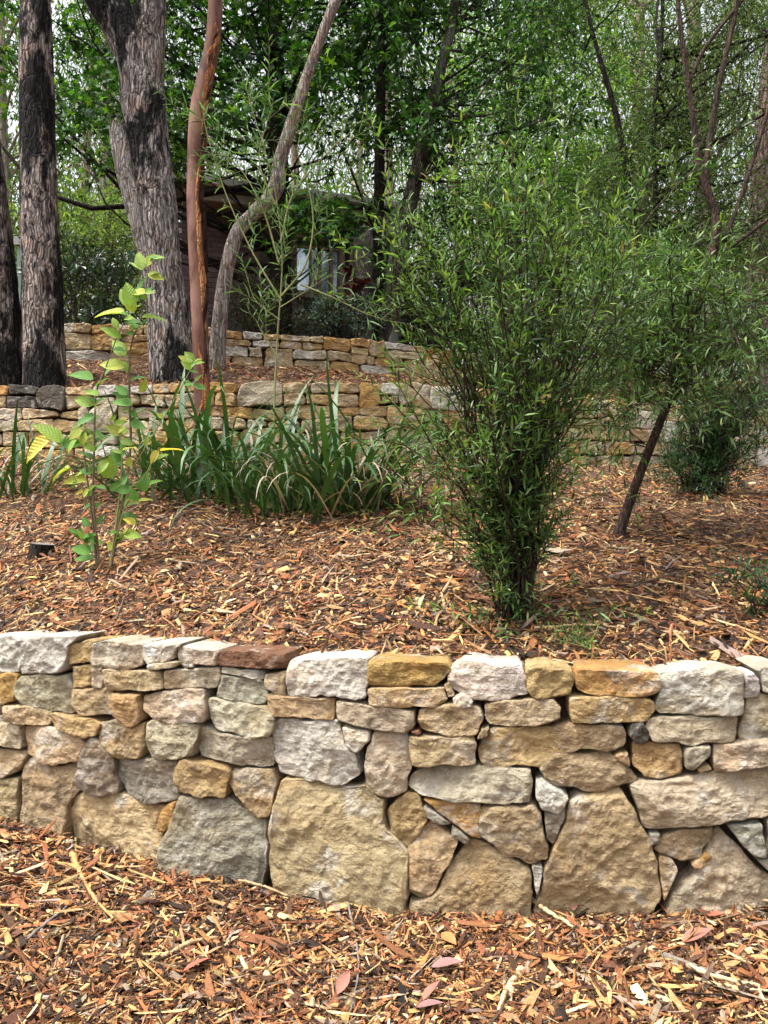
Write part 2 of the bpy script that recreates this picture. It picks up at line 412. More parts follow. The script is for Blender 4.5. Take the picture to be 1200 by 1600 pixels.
def stone_mesh(name, poly, depth, nA, nR, seed, bevel=0.016, flat=True, rough=1.0, facet=1.0, taper=.9, round_it=2, q=.05):
    """a stone whose face outline is poly (metres, x along the wall, y up), face towards -Y, local origin in its middle"""
    r = np.random.default_rng(seed)
    p = chaikin(np.asarray(poly, float), round_it, q)
    seg = np.linalg.norm(np.roll(p, -1, 0) - p, axis=1); s = np.concatenate([[0], np.cumsum(seg)]); per = s[-1]
    t = np.linspace(0, per, nA, endpoint=False); pc = np.vstack([p, p[:1]])
    b = np.stack([np.interp(t, s, pc[:, 0]), np.interp(t, s, pc[:, 1])], -1)
    if np.sum(b[:, 0] * np.roll(b[:, 1], -1) - np.roll(b[:, 0], -1) * b[:, 1]) < 0: b = b[::-1]
    c = b.mean(0); size = math.sqrt(abs(np.sum(b[:, 0] * np.roll(b[:, 1], -1) - np.roll(b[:, 0], -1) * b[:, 1])) / 2)
    nz = fbm(np.concatenate([b * 16, np.full((nA, 1), seed * 1.7)], 1), 3)
    rad = b - c; rl = np.linalg.norm(rad, axis=1, keepdims=True)
    b = c + rad * (1 + (nz[:, None] * 0.011 * rough + 0.0015) / np.maximum(rl, .02))
    bev = min(bevel, size * .2)
    rings = []
    ss = 1 - np.concatenate([[0], np.linspace(0, 1, nR)[1:] ** 1.0 * 0.97])
    # ring scale measured so that the first rings sit inside the bevel
    edge_s = [1.0, 1 - .35 * bev / (size * .5), 1 - .9 * bev / (size * .5), 1 - 1.8 * bev / (size * .5)]
    inner = np.linspace(edge_s[-1], .06, nR)[1:]
    S = np.array(edge_s + list(inner))
    drop = np.array([bev, bev * .5, bev * .15, 0] + [0] * len(inner))
    pl = [(r.normal() * .05, r.normal() * .05 - .02, 0.0), (r.normal() * .12 * facet, r.normal() * .12 * facet, .006), (r.normal() * .16 * facet, r.normal() * .14 * facet, .010)]
    a0 = r.uniform(0, 6.28)
    for k in range(5):
        an = a0 + k * 1.257 + r.normal() * .4; di = np.array([math.cos(an), math.sin(an)]); ext = float(np.max((b - c) @ di))
        sl = r.uniform(.25, 1.1) * facet; pl.append((-sl * di[0], -sl * di[1], sl * ext * r.uniform(.74, 1.05)))
    for k, sk in enumerate(S):
        q2 = c + (b - c) * sk; u = q2 - c
        f = np.min([a * u[:, 0] + bb * u[:, 1] + cc for a, bb, cc in pl], axis=0)
        f = np.maximum(f, -.045)
        n3 = np.concatenate([q2, np.full((nA, 1), seed * 3.1)], 1)
        rg = 1 - np.abs(vnoise(n3 * 13 + 4)) * 2
        f = f + rough * (0.0065 * fbm(n3 * 9, 3) + 0.005 * rg + 0.0055 * fbm(n3 * 38 + 3, 3))
        rings.append(np.stack([q2[:, 0], -(f * (1 if k > 1 else .8) - drop[k]), q2[:, 1]], -1))
    back = []
    for dd, sc in ((.35, 1.0), (1.0, taper)):
        q2 = c + (b - c) * sc
        back.append(np.stack([q2[:, 0], np.full(nA, depth * dd + bev), q2[:, 1]], -1))
    allr = back[::-1] + rings
    V = np.vstack(allr + [np.array([[c[0], rings[-1][:, 1].mean(), c[1]]])])
    V[:, 0] -= c[0]; V[:, 2] -= c[1]
    F = []
    m = len(allr)
    for k in range(m - 1):
        for j in range(nA):
            j2 = (j + 1) % nA; F.append((k * nA + j, k * nA + j2, (k + 1) * nA + j2, (k + 1) * nA + j))
    for j in range(nA): F.append(((m - 1) * nA + j, (m - 1) * nA + (j + 1) % nA, m * nA))
    F.append(tuple(range(nA - 1, -1, -1)))
    return mesh_py(name, V, F, not flat), c

def wall_frame(Wf, x):
    dy = float((Wf(x + .02) - Wf(x - .02)) / .04); th = math.atan2(dy, 1)
    return th, Vector((math.cos(th), math.sin(th), 0)), Vector((math.sin(th), -math.cos(th), 0))

def wall_point(Wf, px):
    d = 3.0
    for _ in range(60): d = .5 * d + .5 * float(Wf((px - 600) / 1200 * d))
    return d

def jcol(c, j=.07):
    f = 1 + random.gauss(0, j); return tuple(min(.9, v * f * (1 + random.gauss(0, .02))) for v in SC[c]) + (1,)

# outlines read off the photograph, in three overlapping frames of (x0, y0, scale)
FA, FB, FC = (0, 970, 440 / 1200), (400, 1000, 440 / 1200), (800, 1000, 1 / 3)
STONES = [
 (FA, 'w', [(-70,72),(60,68),(125,72),(108,120),(80,222),(-70,222)]),
 (FA, 'w', [(132,74),(240,64),(335,66),(285,110),(268,150),(283,205),(250,226),(88,224),(100,160)]),
 (FA, 'y', [(278,95),(398,84),(390,180),(286,187),(269,140)]),
 (FA, 'p', [(395,90),(610,98),(604,190),(545,205),(390,190)]),
 (FA, 'w', [(617,104),(768,98),(745,130),(738,168),(622,188),(608,150)]),
 (FA, 'p', [(750,110),(930,125),(916,192),(750,182),(743,150)]),
 (FA, 'r', [(936,126),(1216,140),(1214,205),(922,192)]),
 (FA, 'l', [(627,190),(690,173),(763,176),(750,198),(680,211),(632,207)]),
 (FA, 'l', [(766,186),(815,185),(820,199),(780,206)]),
 (FA, 'y', [(287,195),(390,187),(388,285),(302,290),(289,240)]),
 (FA, 'l', [(394,205),(428,201),(430,284),(391,287)]),
 (FA, 'c', [(436,203),(680,216),(694,290),(620,304),(442,290),(430,240)]),
 (FA, 'l', [(697,211),(918,201),(926,240),(904,289),(702,292),(691,250)]),
 (FA, 'w', [(930,197),(1110,215),(1117,254),(931,226)]),
 (FA, 'g', [(922,234),(1100,252),(1129,310),(1120,351),(1000,354),(911,325)]),
 (FA, 'b', [(1121,226),(1216,216),(1214,324),(1182,325),(1119,280)]),
 (FA, 'o', [(-70,229),(72,230),(54,350),(-70,354)]),
 (FA, 'p', [(78,230),(275,231),(298,290),(290,396),(57,352),(62,290)]),
 (FA, 'c', [(297,296),(460,291),(474,345),(477,404),(330,409),(306,380)]),
 (FA, 'y', [(472,306),(600,311),(604,420),(556,449),(486,404),(467,360)]),
 (FA, 'p', [(607,321),(650,311),(864,293),(871,380),(860,434),(672,434),(607,380)]),
 (FA, 'p', [(881,333),(1120,364),(1158,415),(1145,489),(1110,496),(907,474),(875,430)]),
 (FA, 'c', [(9,366),(100,363),(210,391),(218,430),(200,449),(100,449),(16,430)]),
 (FA, 'y', [(217,394),(410,419),(428,440),(405,489),(350,497),(242,464),(219,430)]),
 (FA, 'c', [(421,431),(480,415),(550,452),(610,438),(620,540),(600,584),(462,587),(417,510)]),
 (FA, 'l', [(622,441),(650,427),(830,442),(846,457),(818,574),(700,602),(642,589),(622,530)]),
 (FA, 'p', [(836,462),(870,457),(920,487),(1149,502),(1148,624),(1100,632),(832,589),(824,510)]),
 (FA, 'p', [(-70,425),(80,441),(86,549),(0,539),(-70,530)]),
 (FA, 'c', [(92,456),(210,454),(340,497),(358,530),(330,609),(210,619),(92,574)]),
 (FA, 'c', [(-70,537),(90,562),(98,590),(40,664),(0,674),(-70,674)]),
 (FA, 'g', [(372,502),(413,512),(463,592),(488,739),(420,757),(322,724),(317,690),(342,600)]),
 (FA, 'g', [(467,597),(620,590),(739,602),(749,700),(753,764),(640,784),(542,774),(492,710),(462,640)]),
 (FA, 'y', [(772,592),(960,627),(972,642),(954,759),(762,729),(744,660)]),
 (FA, 'b', [(982,630),(1140,647),(1162,690),(1140,848),(1092,848),(987,749),(957,690)]),
 (FA, 'b', [(112,590),(160,597),(210,622),(323,627),(318,730),(270,800),(266,1010),(62,990),(67,740),(77,640)]),
 (FA, 'b', [(-70,682),(64,677),(60,950),(-70,950)]),
 (FA, 'c', [(287,772),(332,742),(500,757),(688,797),(668,880),(690,915),(688,1140),(500,1140),(280,1060),(267,820)]),
 (FA, 'o', [(702,781),(746,777),(738,840),(705,903),(670,898),(682,830)]),
 (FA, 'g', [(772,742),(960,767),(1118,862),(1123,960),(1100,1200),(900,1200),(692,1120),(697,970),(742,850)]),
 (FB, 'w', [(131,86),(200,77),(470,76),(474,160),(464,249),(131,242),(127,160)]),
 (FB, 'o', [(478,93),(520,86),(800,99),(820,130),(770,203),(481,194)]),
 (FB, 'c', [(481,204),(770,206),(800,202),(813,260),(760,287),(486,279)]),
 (FB, 'w', [(826,130),(880,99),(1120,113),(1153,170),(1154,234),(1050,257),(950,257),(862,229),(820,190)]),
 (FB, 'b', [(40,236),(330,252),(338,300),(330,344),(62,329),(37,290)]),
 (FB, 'l', [(346,263),(490,271),(668,306),(670,370),(640,393),(470,374),(346,339)]),
 (FB, 'b', [(800,195),(822,185),(842,238),(818,244)]),
 (FB, 'w', [(831,251),(880,233),(924,266),(919,287),(842,289)]),
 (FB, 'b', [(692,301),(820,283),(950,291),(966,350),(945,398),(860,411),(702,384),(682,350)]),
 (FB, 'l', [(971,276),(1080,260),(1268,254),(1302,290),(1298,334),(1170,364),(1000,361),(970,320)]),
 (FB, 'w', [(92,346),(340,344),(364,400),(374,440),(433,500),(438,580),(380,626),(220,604),(92,569),(60,500),(64,400)]),
 (FB, 'w', [(371,366),(480,381),(479,430),(425,478),(387,440)]),
 (FB, 'l', [(501,391),(645,399),(654,500),(640,654),(560,673),(467,629),(460,520)]),
 (FB, 'c', [(661,416),(930,406),(943,460),(934,534),(666,534),(657,470)]),
 (FB, 'y', [(1002,371),(1200,369),(1320,386),(1343,440),(1348,500),(1328,544),(1190,552),(962,539),(947,480)]),
 (FB, 'b', [(955,370),(998,371),(985,419),(942,424)]),
 (FB, 'p', [(652,590),(720,547),(940,542),(1180,552),(1184,620),(1169,697),(960,699),(690,664),(642,630)]),
 (FB, 'c', [(102,592),(200,602),(380,632),(460,628),(538,702),(543,800),(643,920),(641,1110),(600,1240),(250,1260),(90,1200),(42,980),(62,760),(82,660)]),
 (FB, 'y', [(562,711),(640,662),(680,667),(738,775),(650,903),(602,889),(552,810),(547,740)]),
 (FB, 'c', [(740,784),(863,860),(830,938),(760,1068),(700,1113),(652,1079),(650,900)]),
 (FB, 'o', [(717,686),(850,687),(945,712),(958,856),(880,818),(762,725)]),
 (FB, 'g', [(711,711),(828,785),(790,789),(736,754)]),
 (FB, 'g', [(836,796),(904,850),(890,867),(841,829)]),
 (FB, 'b', [(912,852),(960,867),(1168,985),(1183,1110),(1180,1260),(660,1260),(657,1112),(702,1120),(772,1072),(837,952)]),
 (FB, 'c', [(957,712),(1180,701),(1223,760),(1243,880),(1238,939),(1160,957),(1062,919),(962,830)]),
 (FB, 'b', [(500,665),(546,684),(543,722)]),
 (FB, 'r', [(658,388),(698,382),(708,401),(680,407)]),
 (FC, 'y', [(62,131),(120,122),(280,137),(293,180),(280,263),(112,270),(82,225)]),
 (FC, 'o', [(306,137),(480,146),(678,157),(686,210),(678,269),(400,266),(312,234)]),
 (FC, 'y', [(272,271),(340,267),(660,282),(680,330),(640,384),(530,393),(292,386),(264,310)]),
 (FC, 'w', [(692,157),(850,137),(1050,137),(1079,152),(1089,230),(1084,350),(860,353),(696,348)]),
 (FC, 'w', [(1080,142),(1130,137),(1168,180),(1163,263),(1097,266),(1092,200)]),
 (FC, 'w', [(1130,132),(1300,127),(1300,243),(1182,246),(1172,170)]),
 (FC, 'l', [(1112,277),(1300,264),(1300,453),(1092,473),(1074,440)]),
 (FC, 'l', [(642,377),(700,360),(1060,362),(1063,430),(1049,483),(662,483),(645,430)]),
 (FC, 'b', [(202,402),(270,388),(400,402),(530,407),(546,450),(543,509),(500,523),(330,518),(260,538),(212,528),(184,440)]),
 (FC, 'd', [(562,402),(610,394),(637,440),(632,476),(590,483),(556,450)]),
 (FC, 'b', [(128,606),(210,537),(440,532),(468,552),(587,655),(568,678),(400,713),(202,693),(162,660)]),
 (FC, 'y', [(572,491),(620,482),(798,492),(808,560),(793,628),(720,648),(612,648),(568,600)]),
 (FC, 'p', [(817,511),(860,492),(928,492),(933,540),(850,616),(815,609)]),
 (FC, 'b', [(872,605),(930,577),(937,609),(882,623)]),
 (FC, 'l', [(942,491),(1300,452),(1300,582),(962,615),(940,560)]),
 (FC, 'l', [(565,692),(604,667),(960,623),(1300,590),(1300,812),(900,868),(680,893),(622,888),(603,800)]),
 (FC, 'w', [(112,662),(150,662),(268,735),(220,813),(142,789),(111,720)]),
 (FC, 'g', [(150,815),(258,775),(248,840),(195,952),(168,928)]),
 (FC, 'c', [(322,732),(400,722),(508,703),(557,780),(637,920),(692,1060),(702,1220),(600,1340),(250,1400),(105,1360),(152,1130),(202,980),(275,765)]),
 (FC, 'w', [(92,1062),(146,1067),(138,1140),(119,1206),(97,1120)]),
 (FC, 'g', [(642,907),(693,902),(689,940),(651,956)]),
 (FC, 'b', [(664,985),(712,922),(958,877),(943,930),(889,1018),(800,1038),(692,1008)]),
 (FC, 'b', [(692,1022),(750,1042),(775,1085),(758,1150),(714,1230),(692,1080)]),
 (FC, 'o', [(847,1055),(920,1000),(938,1020),(872,1073)]),
 (FC, 'l', [(745,1205),(868,1102),(958,925),(990,903),(1198,1100),(1330,1205),(1330,1340),(740,1340)]),
 (FC, 'g', [(1012,872),(1170,848),(1183,900),(1188,1016),(1130,1012),(1062,950)]),
 (FC, 'g', [(1196,846),(1310,830),(1310,1005),(1198,1012)]),
 (FC, 'g', [(1160,1036),(1310,1020),(1310,1175),(1235,1110)]),
 (FC, 'b', [(478,545),(552,525),(553,598),(500,570)]),
]

def rubble_cells(rnd, x0, x1, z0, z1, rows, wmin, wmax, big=.2, jag=.1):
    """irregular coursed rubble: list of outlines in (x along wall, z) between two height functions"""
    sd = rnd.random() * 99
    hs = np.cumsum([0] + [rnd.uniform(.7, 1.3) for _ in range(rows)]); hs = hs / hs[-1]
    def zb(r, x):
        a = z0(x); b = z1(x); rh = (b - a) / rows
        w = 0 if r == 0 else rh * (.3 if r < rows else .12) * float(vnoise(np.array([x * 2.6 + sd, r * 7.7, sd])))
        return a + (b - a) * hs[r] + w
    out = []; blocked = []
    for r in range(rows):
        nxt = []; x = x0 + rnd.uniform(-.1, 0)
        while x < x1:
            hit = [b for b in blocked if b[0] - .02 <= x < b[1] - 1e-4]
            if hit: x = hit[0][1]; continue
            w = rnd.uniform(wmin, wmax) * rnd.choice([.6, 1, 1, 1.35])
            near = [b[0] for b in blocked if b[0] > x]
            if near and x + w > min(near) - wmin * .4: w = min(near) - x
            if w < wmin * .3: x += max(w, .01); continue
            top = r + 1
            if r < rows - 1 and rnd.random() < big and w > wmin: top = r + 2; nxt.append((x, x + w))
            g = .006; xa, xb = x + g, x + w - g; h = zb(top, x + w / 2) - zb(r, x + w / 2)
            j = lambda s=1: rnd.uniform(-jag, jag) * min(h, w) * s
            k = [(xa, zb(r, xa) + g), ((xa + xb) / 2, zb(r, (xa + xb) / 2) + g), (xb, zb(r, xb) + g), (xb, (zb(r, xb) + zb(top, xb)) / 2),
                 (xb, zb(top, xb) - g), ((xa + xb) / 2, zb(top, (xa + xb) / 2) - g), (xa, zb(top, xa) - g), (xa, (zb(r, xa) + zb(top, xa)) / 2)]
            k = [(a + j(), b + j(.8)) for a, b in k]
            out.append(k); x += w
        blocked = nxt
    return out

def wall_thing(name, label, Wf, x0, x1, z0, z1, thick, back):
    root = thing(name, label, 'stone wall', (float((x0 + x1) / 2), float(Wf((x0 + x1) / 2)), float(z0((x0 + x1) / 2))))
    xs = np.linspace(x0, x1, 60); pts = []
    for x in xs:
        th, t, n = wall_frame(Wf, x); p = Vector((x, float(Wf(x)), 0))
        f = p - n * back; b = p - n * thick
        za, zt = float(z0(x)) - .25, float(z1(x)) - .05
        pts += [(f.x, f.y, za), (f.x, f.y, zt), (b.x, b.y, zt), (b.x, b.y, za)]
    F = []
    for i in range(len(xs) - 1):
        for k in range(3): a = i * 4 + k; F.append((a, a + 4, a + 5, a + 1))
    me = mesh_py('core', pts, F); l = WLOC[root.name]
    for v in me.vertices: v.co -= l
    obj('core', me, M['core'], root, l)
    return root

def place_stone(root, Wf, x, zc, poly, ck, depth, nA, nR, seed, **kw):
    me, c = stone_mesh('stone', poly, depth, nA, nR, seed, **kw)
    th, t, n = wall_frame(Wf, x)
    base = Vector((x, float(Wf(x)), zc)) + t * float(c[0]) + Vector((0, 0, float(c[1]))) + n * random.gauss(0, .007)
    o = obj('stone', me, M['stone'], root, base, rot=(random.gauss(0, .02), random.gauss(0, .004), th + random.gauss(0, .03)))
    o.color = jcol(ck)

def front_wall():
    z0 = lambda x: H - 1.5; z1 = lambda x: H - .56
    root = wall_thing('stone_wall', 'long low dry stone wall in the foreground with large boulders at its foot', W1, -2.9, 2.5, z0, z1, .26, .10)
    for i, (fr, ck, poly) in enumerate(STONES):
        pp = [(fr[0] + a * fr[2], fr[1] + b * fr[2]) for a, b in poly]
        cx = sum(p[0] for p in pp) / len(pp); cyy = sum(p[1] for p in pp) / len(pp)
        d = wall_point(W1, cx); x = (cx - 600) / 1200 * d; c = Vector((x, d, H + (800 - cyy) / 1200 * d))
        th, t, n = wall_frame(W1, x); O = Vector((0, 0, H)); loc = []
        for px, py in pp:
            rd = Vector(((px - 600) / 1200, 1, (800 - py) / 1200)); k = (c - O).dot(n) / rd.dot(n); q = O + rd * k - c
            loc.append((q.dot(t), q.z))
        A = np.array(loc); size = math.sqrt(max(1e-4, np.ptp(A[:, 0]) * np.ptp(A[:, 1])))
        nA = int(np.clip(size * 330, 30, 120)); nR = int(np.clip(size * 75, 6, 28))
        small = size < .1
        big = size > .34
        place_stone(root, W1, x, c.z, loc, ck, .2 if not small else .1, nA, nR, 100 + i, bevel=.009 if big else .005, facet=.7 if size < .2 else .9)
    rnd = random.Random(3)
    for xa, xb in ((-2.85, (-28 - 600) / 1200 * wall_point(W1, -28)), ((1238 - 600) / 1200 * wall_point(W1, 1238), 2.45)):
        for poly in rubble_cells(rnd, xa + .08, xb - .03, lambda x: H - 1.55, z1, 6, .16, .34, .3):
            A = np.array(poly)
            if A[:, 0].max() > xb or A[:, 0].min() < xa - .1: continue
            cx, cz = A.mean(0)
            place_stone(root, W1, cx, cz, A - [cx, cz], rnd.choice('wlccpbgy'), .2, 32, 8, rnd.randrange(9999), bevel=.014)
front_wall()

def far_wall(name, label, Wf, x0, x1, z0, z1, rows, wmin, wmax, pal, seed, char=None):
    rnd = random.Random(seed)
    root = wall_thing(name, label, Wf, x0, x1, z0, z1, .26, .09)
    for poly in rubble_cells(rnd, x0, x1, z0, z1, rows, wmin, wmax, .22, .12):
        A = np.array(poly); cx, cz = A.mean(0)
        th, t, n = wall_frame(Wf, cx); A2 = (A - [cx, cz]) / [math.cos(th), 1]
        ck = rnd.choice(pal)
        if char and char(cx, cz): ck = 'd'
        place_stone(root, Wf, cx, cz, A2, ck, .18, 20, 4, rnd.randrange(99999), bevel=.008, rough=1.1, facet=.7)
    return root
far_wall('stone_wall', 'middle dry stone terrace wall behind the strap leaved plants', W2, -4.9, 5.6, lambda x: H + .48, lambda x: H + 1.17 + .015 * math.sin(3 * x), 6,
         .16, .36, 'cccllyooywlyb', 11, char=lambda x, z: -3.42 < x < -3.0 and z > H + .98)
far_wall('stone_wall', 'farthest dry stone wall of orange and cream blocks below the house', W3, -5.4, 6.0, lambda x: H + 1.72, lambda x: H + 2.16 + .015 * math.sin(2 * x + 1), 4,
         .18, .42, 'ccclooyowlyyc', 23)

# ------------------------------------------------------------------ mulch
CHIP_PAL = [(.028, .015, .010), (.075, .036, .02), (.18, .072, .032), (.29, .12, .048), (.38, .215, .09), (.50, .32, .135), (.64, .47, .25), (.27, .205, .15), (.42, .165, .055)]
def scatter_chips(name, label, x, y, wts, lmul=1.0, pile=.03, seed_dir=None):
    n = len(x)
    z = ground_z(x, y)
    kind = rng.random(n)
    L = np.where(kind < .4, rng.lognormal(math.log(.025), .5, n), np.where(kind < .88, rng.lognormal(math.log(.06), .55, n), rng.lognormal(math.log(.016), .3, n))) * lmul
    L = np.minimum(L, np.where(kind < .4, .062, .15))
    big = (kind > .4) & (kind < .45); L = np.where(big, rng.uniform(.09, .18, n), L)
    Wd = np.where(kind < .4, L * rng.uniform(.14, .5, n), np.where(kind < .88, rng.lognormal(math.log(.0026), .45, n) * lmul, L * rng.uniform(.5, .9, n)))
    Wd = np.where(big, rng.uniform(.003, .0065, n), Wd)
    T = np.where(kind < .4, rng.uniform(.0018, .006, n), np.minimum(Wd * .8, .004)) 
    B = np.array([(-1, -1, 0), (1, -.8, 0), (1, .7, 0), (-1, 1, 0), (-.92, -.85, 1), (.9, -.55, 1), (.86, .6, 1), (-.9, .9, 1)], float) * [.5, .5, 1]
    V = np.repeat(B[None], n, 0)
    V = V + rng.normal(size=V.shape) * [.09, .15, .15]
    bend = rng.normal(size=(n, 1)) * .10
    X = V[..., 0] * L[:, None]; Yv = V[..., 1] * Wd[:, None] + rng.normal(size=(n, 1)) * .34 * (V[..., 0] ** 2) * L[:, None]; Z = V[..., 2] * T[:, None] + bend * (V[..., 0] ** 2) * L[:, None]
    yaw = rng.uniform(0, 2 * np.pi, n); pit = rng.normal(size=n) * .24; rol = rng.normal(size=n) * .45
    # slope of the bank
    e = .05
    sx = (ground_z(x + e, y) - ground_z(x - e, y)) / (2 * e); sy = (ground_z(x, y + e) - ground_z(x, y - e)) / (2 * e)
    sx = np.clip(sx, -.5, .5); sy = np.clip(sy, -.5, .5)
    cr, sr = np.cos(rol)[:, None], np.sin(rol)[:, None]
    Y2 = Yv * cr - Z * sr; Z2 = Yv * sr + Z * cr
    cp, sp = np.cos(pit)[:, None], np.sin(pit)[:, None]
    X3 = X * cp - Z2 * sp; Z3 = X * sp + Z2 * cp
    c, s = np.cos(yaw)[:, None], np.sin(yaw)[:, None]
    XX = X3 * c - Y2 * s; YY = X3 * s + Y2 * c
    up = rng.uniform(0, 1, n) ** 1.5 * pile
    Vw = np.stack([XX + x[:, None], YY + y[:, None], Z3 + (z + up)[:, None] + XX * sx[:, None] + YY * sy[:, None]], -1)
    F0 = np.array([(4, 5, 6, 7), (0, 1, 5, 4), (1, 2, 6, 5), (2, 3, 7, 6), (3, 0, 4, 7)])
    F = (F0[None] + (np.arange(n) * 8)[:, None, None]).reshape(-1, 4)
    w = np.array(wts, float)
    # colour picked at random per chip, all darkened evenly
    cols = pick_cols(n, CHIP_PAL, w, .22) * .92
    o = obj(name, mesh_np(name, Vw.reshape(-1, 3), F, np.repeat(cols, 8, 0)), M['chip'], kind='stuff')
    return tag(o, label, 'mulch')

def strip(n, xr, yfun0, yfun1, p=0.0):
    x = rng.uniform(*xr, n); t = rng.random(n); a = yfun0(x); b = yfun1(x)
    y = a + (b - a) * t
    if p:
        keep = rng.random(n) < (a.min() / y) ** p; x, y = x[keep], y[keep]
    return x, y
x, y = strip(58000, (-2.3, 2.0), lambda x: 1.75 + 0 * x, lambda x: W1(x) + .0)
scatter_chips('wood_chip_mulch', 'reddish wood chip mulch on the ground below the front wall', x, y, [4, 5, 4.6, 3.6, 3.8, 2.4, 1.1, 2.2, 1.3], 1.0)
x, y = strip(150000, (-4.2, 4.6), lambda x: W1(x) + .14, lambda x: W2(x) + .02, 1.5)
k = (np.abs(x) < .62 * y + .3); x, y = x[k], y[k]
scatter_chips('wood_chip_mulch', 'wood chip mulch covering the sloping bank above the front wall', x, y, [3.6, 4.5, 4.6, 3.8, 4.4, 3.0, 1.2, 2.6, 1.4], 1.05)
x, y = strip(16000, (-5, 4.5), lambda x: W2(x) + .16, lambda x: W3(x) + .02)
scatter_chips('wood_chip_mulch', 'brown mulch strip between the middle and the farthest wall', x, y, [4, 5, 4, 3, 3, 1.6, .6, 1.5, 1], 1.2)

# ------------------------------------------------------------------ trunks
def trunk_arrays(pxpath, d, nring, nseg, amp=.06, ddir=None, seed=0.0, flare=0.0):
    """pxpath: (px, py, radius px[, distance])"""
    pts = []
    for q in pxpath:
        dd = q[3] if len(q) > 3 else d
        v = P(q[0], q[1], dd); pts.append((v.x, v.y, v.z, q[2] / 1200 * dd))
    S = smooth_path(pts, nring); c = S[:, :3]; r = S[:, 3].copy()
    if flare: r *= 1 + flare * np.exp(-np.arange(nring) / nring * 26)
    def disp(p, th):
        q = p * [9, 9, 1.6] + seed
        return amp * (fbm(q, 3) * .8 + .6 * fbm(p * [22, 22, 4.5] + seed + 5, 2)) + .05 * vnoise(p * [3, 3, 1.2] + seed)
    return tube_arrays(c, r, nseg, disp)

def to_local(V, loc): return V - np.array(loc)[None]

TRUNKS = {}
def eucalypt(name, label, paths, d, mat, nring=120, nseg=40, amp=.06, seed=0.0, extra=None, flare=.25, cat='tree'):
    b = P(paths[0][0][0], paths[0][0][1], paths[0][0][3] if len(paths[0][0]) > 3 else d); b.z = float(ground_z(b.x, b.y))
    root = thing(name, label, cat, b)
    q = paths[0][0]; dq = q[3] if len(q) > 3 else d
    paths = [[(q[0], q[1] + 420 / dq) + tuple(q[2:])] + list(paths[0])] + list(paths[1:])
    for i, p in enumerate(paths):
        V, F = trunk_arrays(p, d, nring, nseg, amp, seed=seed + i * 3.3, flare=flare if i == 0 else 0)
        obj('trunk' if i == 0 else 'limb', mesh_np('trunk', to_local(V, b), F, smooth=True), M[mat], root, b)
    return root, b

def high_crown(root, b, top, spread, n, leaf=.13, drop=.0, seed=0):
    """crown that starts above the frame: limbs reach up from top and carry hanging leaf clumps"""
    r = np.random.default_rng(seed); tubes = []; pos = []; dr = []
    for k in range(9):
        a = r.uniform(0, 2 * np.pi); e = np.array(top) + np.array([math.cos(a) * spread * r.uniform(.4, 1), math.sin(a) * spread * r.uniform(.4, 1), r.uniform(1.0, 3.6)])
        m = (np.array(top) + e) / 2 + [0, 0, .5]
        S = smooth_path([tuple(top), tuple(m), tuple(e)], 8); tubes.append((S, np.linspace(.09, .02, 8)))
        for _ in range(5):
            c = e + r.normal(size=3) * [.7, .7, .45]
            q = c + r.normal(size=(n // 45, 3)) * [.34, .34, .24]; pos.append(q)
    pos = np.vstack(pos); N = len(pos)
    dr = unit(rng.normal(size=(N, 3)) * .5 + [0, 0, -1.0]); nr = rand_dirs(N)
    cols = pick_cols(N, [(.06, .10, .035), (.09, .13, .05), (.12, .16, .07)], [2, 2, 1])
    obj('limb', mesh_np('limb', to_local(*[merge([tube_arrays(p, rr, 7) for p, rr in tubes])[0], b]), merge([tube_arrays(p, rr, 7) for p, rr in tubes])[1], smooth=True), M['bark_grey'], root, b)
    obj('crown', leaves_mesh('crown', LEAF_NARROW, to_local(pos, b), dr, nr, rng.uniform(.7, 1.2, N) * leaf, rng.uniform(.15, .22, N) * leaf, cols), M['leaf_matt'], root, b, kind='stuff')

r1, b1 = eucalypt('eucalyptus_tree', 'dark leaning tree trunk cut off by the left edge of the picture',
    [[(-2, 612, 44), (-8, 520, 40), (-16, 400, 37), (-32, 250, 33), (-62, 60, 30), (-110, -200, 26), (-150, -420, 20)]], 7.55, 'bark_burnt', seed=1.0)
high_crown(r1, b1, P(-150, -420, 7.55), 1.6, 1800, seed=1)
r2, b2 = eucalypt('eucalyptus_tree', 'straight trunk with scorched black bark, second from the left edge',
    [[(70, 615, 31), (69, 560, 30), (66, 450, 29), (62, 330, 27.5), (58, 200, 26), (55, 0, 23), (52, -200, 20), (50, -420, 16)]], 7.5, 'bark_burnt', seed=7.0, flare=.12)
high_crown(r2, b2, P(50, -420, 7.5), 1.6, 1800, seed=2)
r3, b3 = eucalypt('eucalyptus_tree', 'thick rough grey forked trunk beside the smooth red trunk',
    [[(270, 592, 34), (266, 540, 33), (260, 470, 32), (250, 390, 31), (241, 300, 31.5), (232, 220, 31), (223, 150, 33), (212, 95, 30), (190, 45, 30), (168, 0, 33), (140, -60, 34), (100, -180, 30), (40, -400, 22)],
     [(226, 195, 24), (231, 130, 24), (233, 60, 24.5), (233, 0, 24), (230, -150, 22), (236, -400, 16)]], 7.85, 'bark_box', nring=150, nseg=48, seed=13.0)
high_crown(r3, b3, P(150, -420, 7.85), 2.0, 2400, seed=3)
# broken grey stub on the forked trunk
V, F = trunk_arrays([(240, 440, 8), (226, 390, 12), (210, 330, 13), (197, 270, 15), (187, 225, 15), (183, 203, 12)], 7.72, 40, 26, .12, seed=31)
top = V[-26:].copy(); V[-26:, 2] += rng.uniform(-.04, .10, 26); 
obj('stub', mesh_np('stub', to_local(V, b3), F, smooth=True), M['dead'], r3, b3)['label'] = 'broken pale grey dead limb'
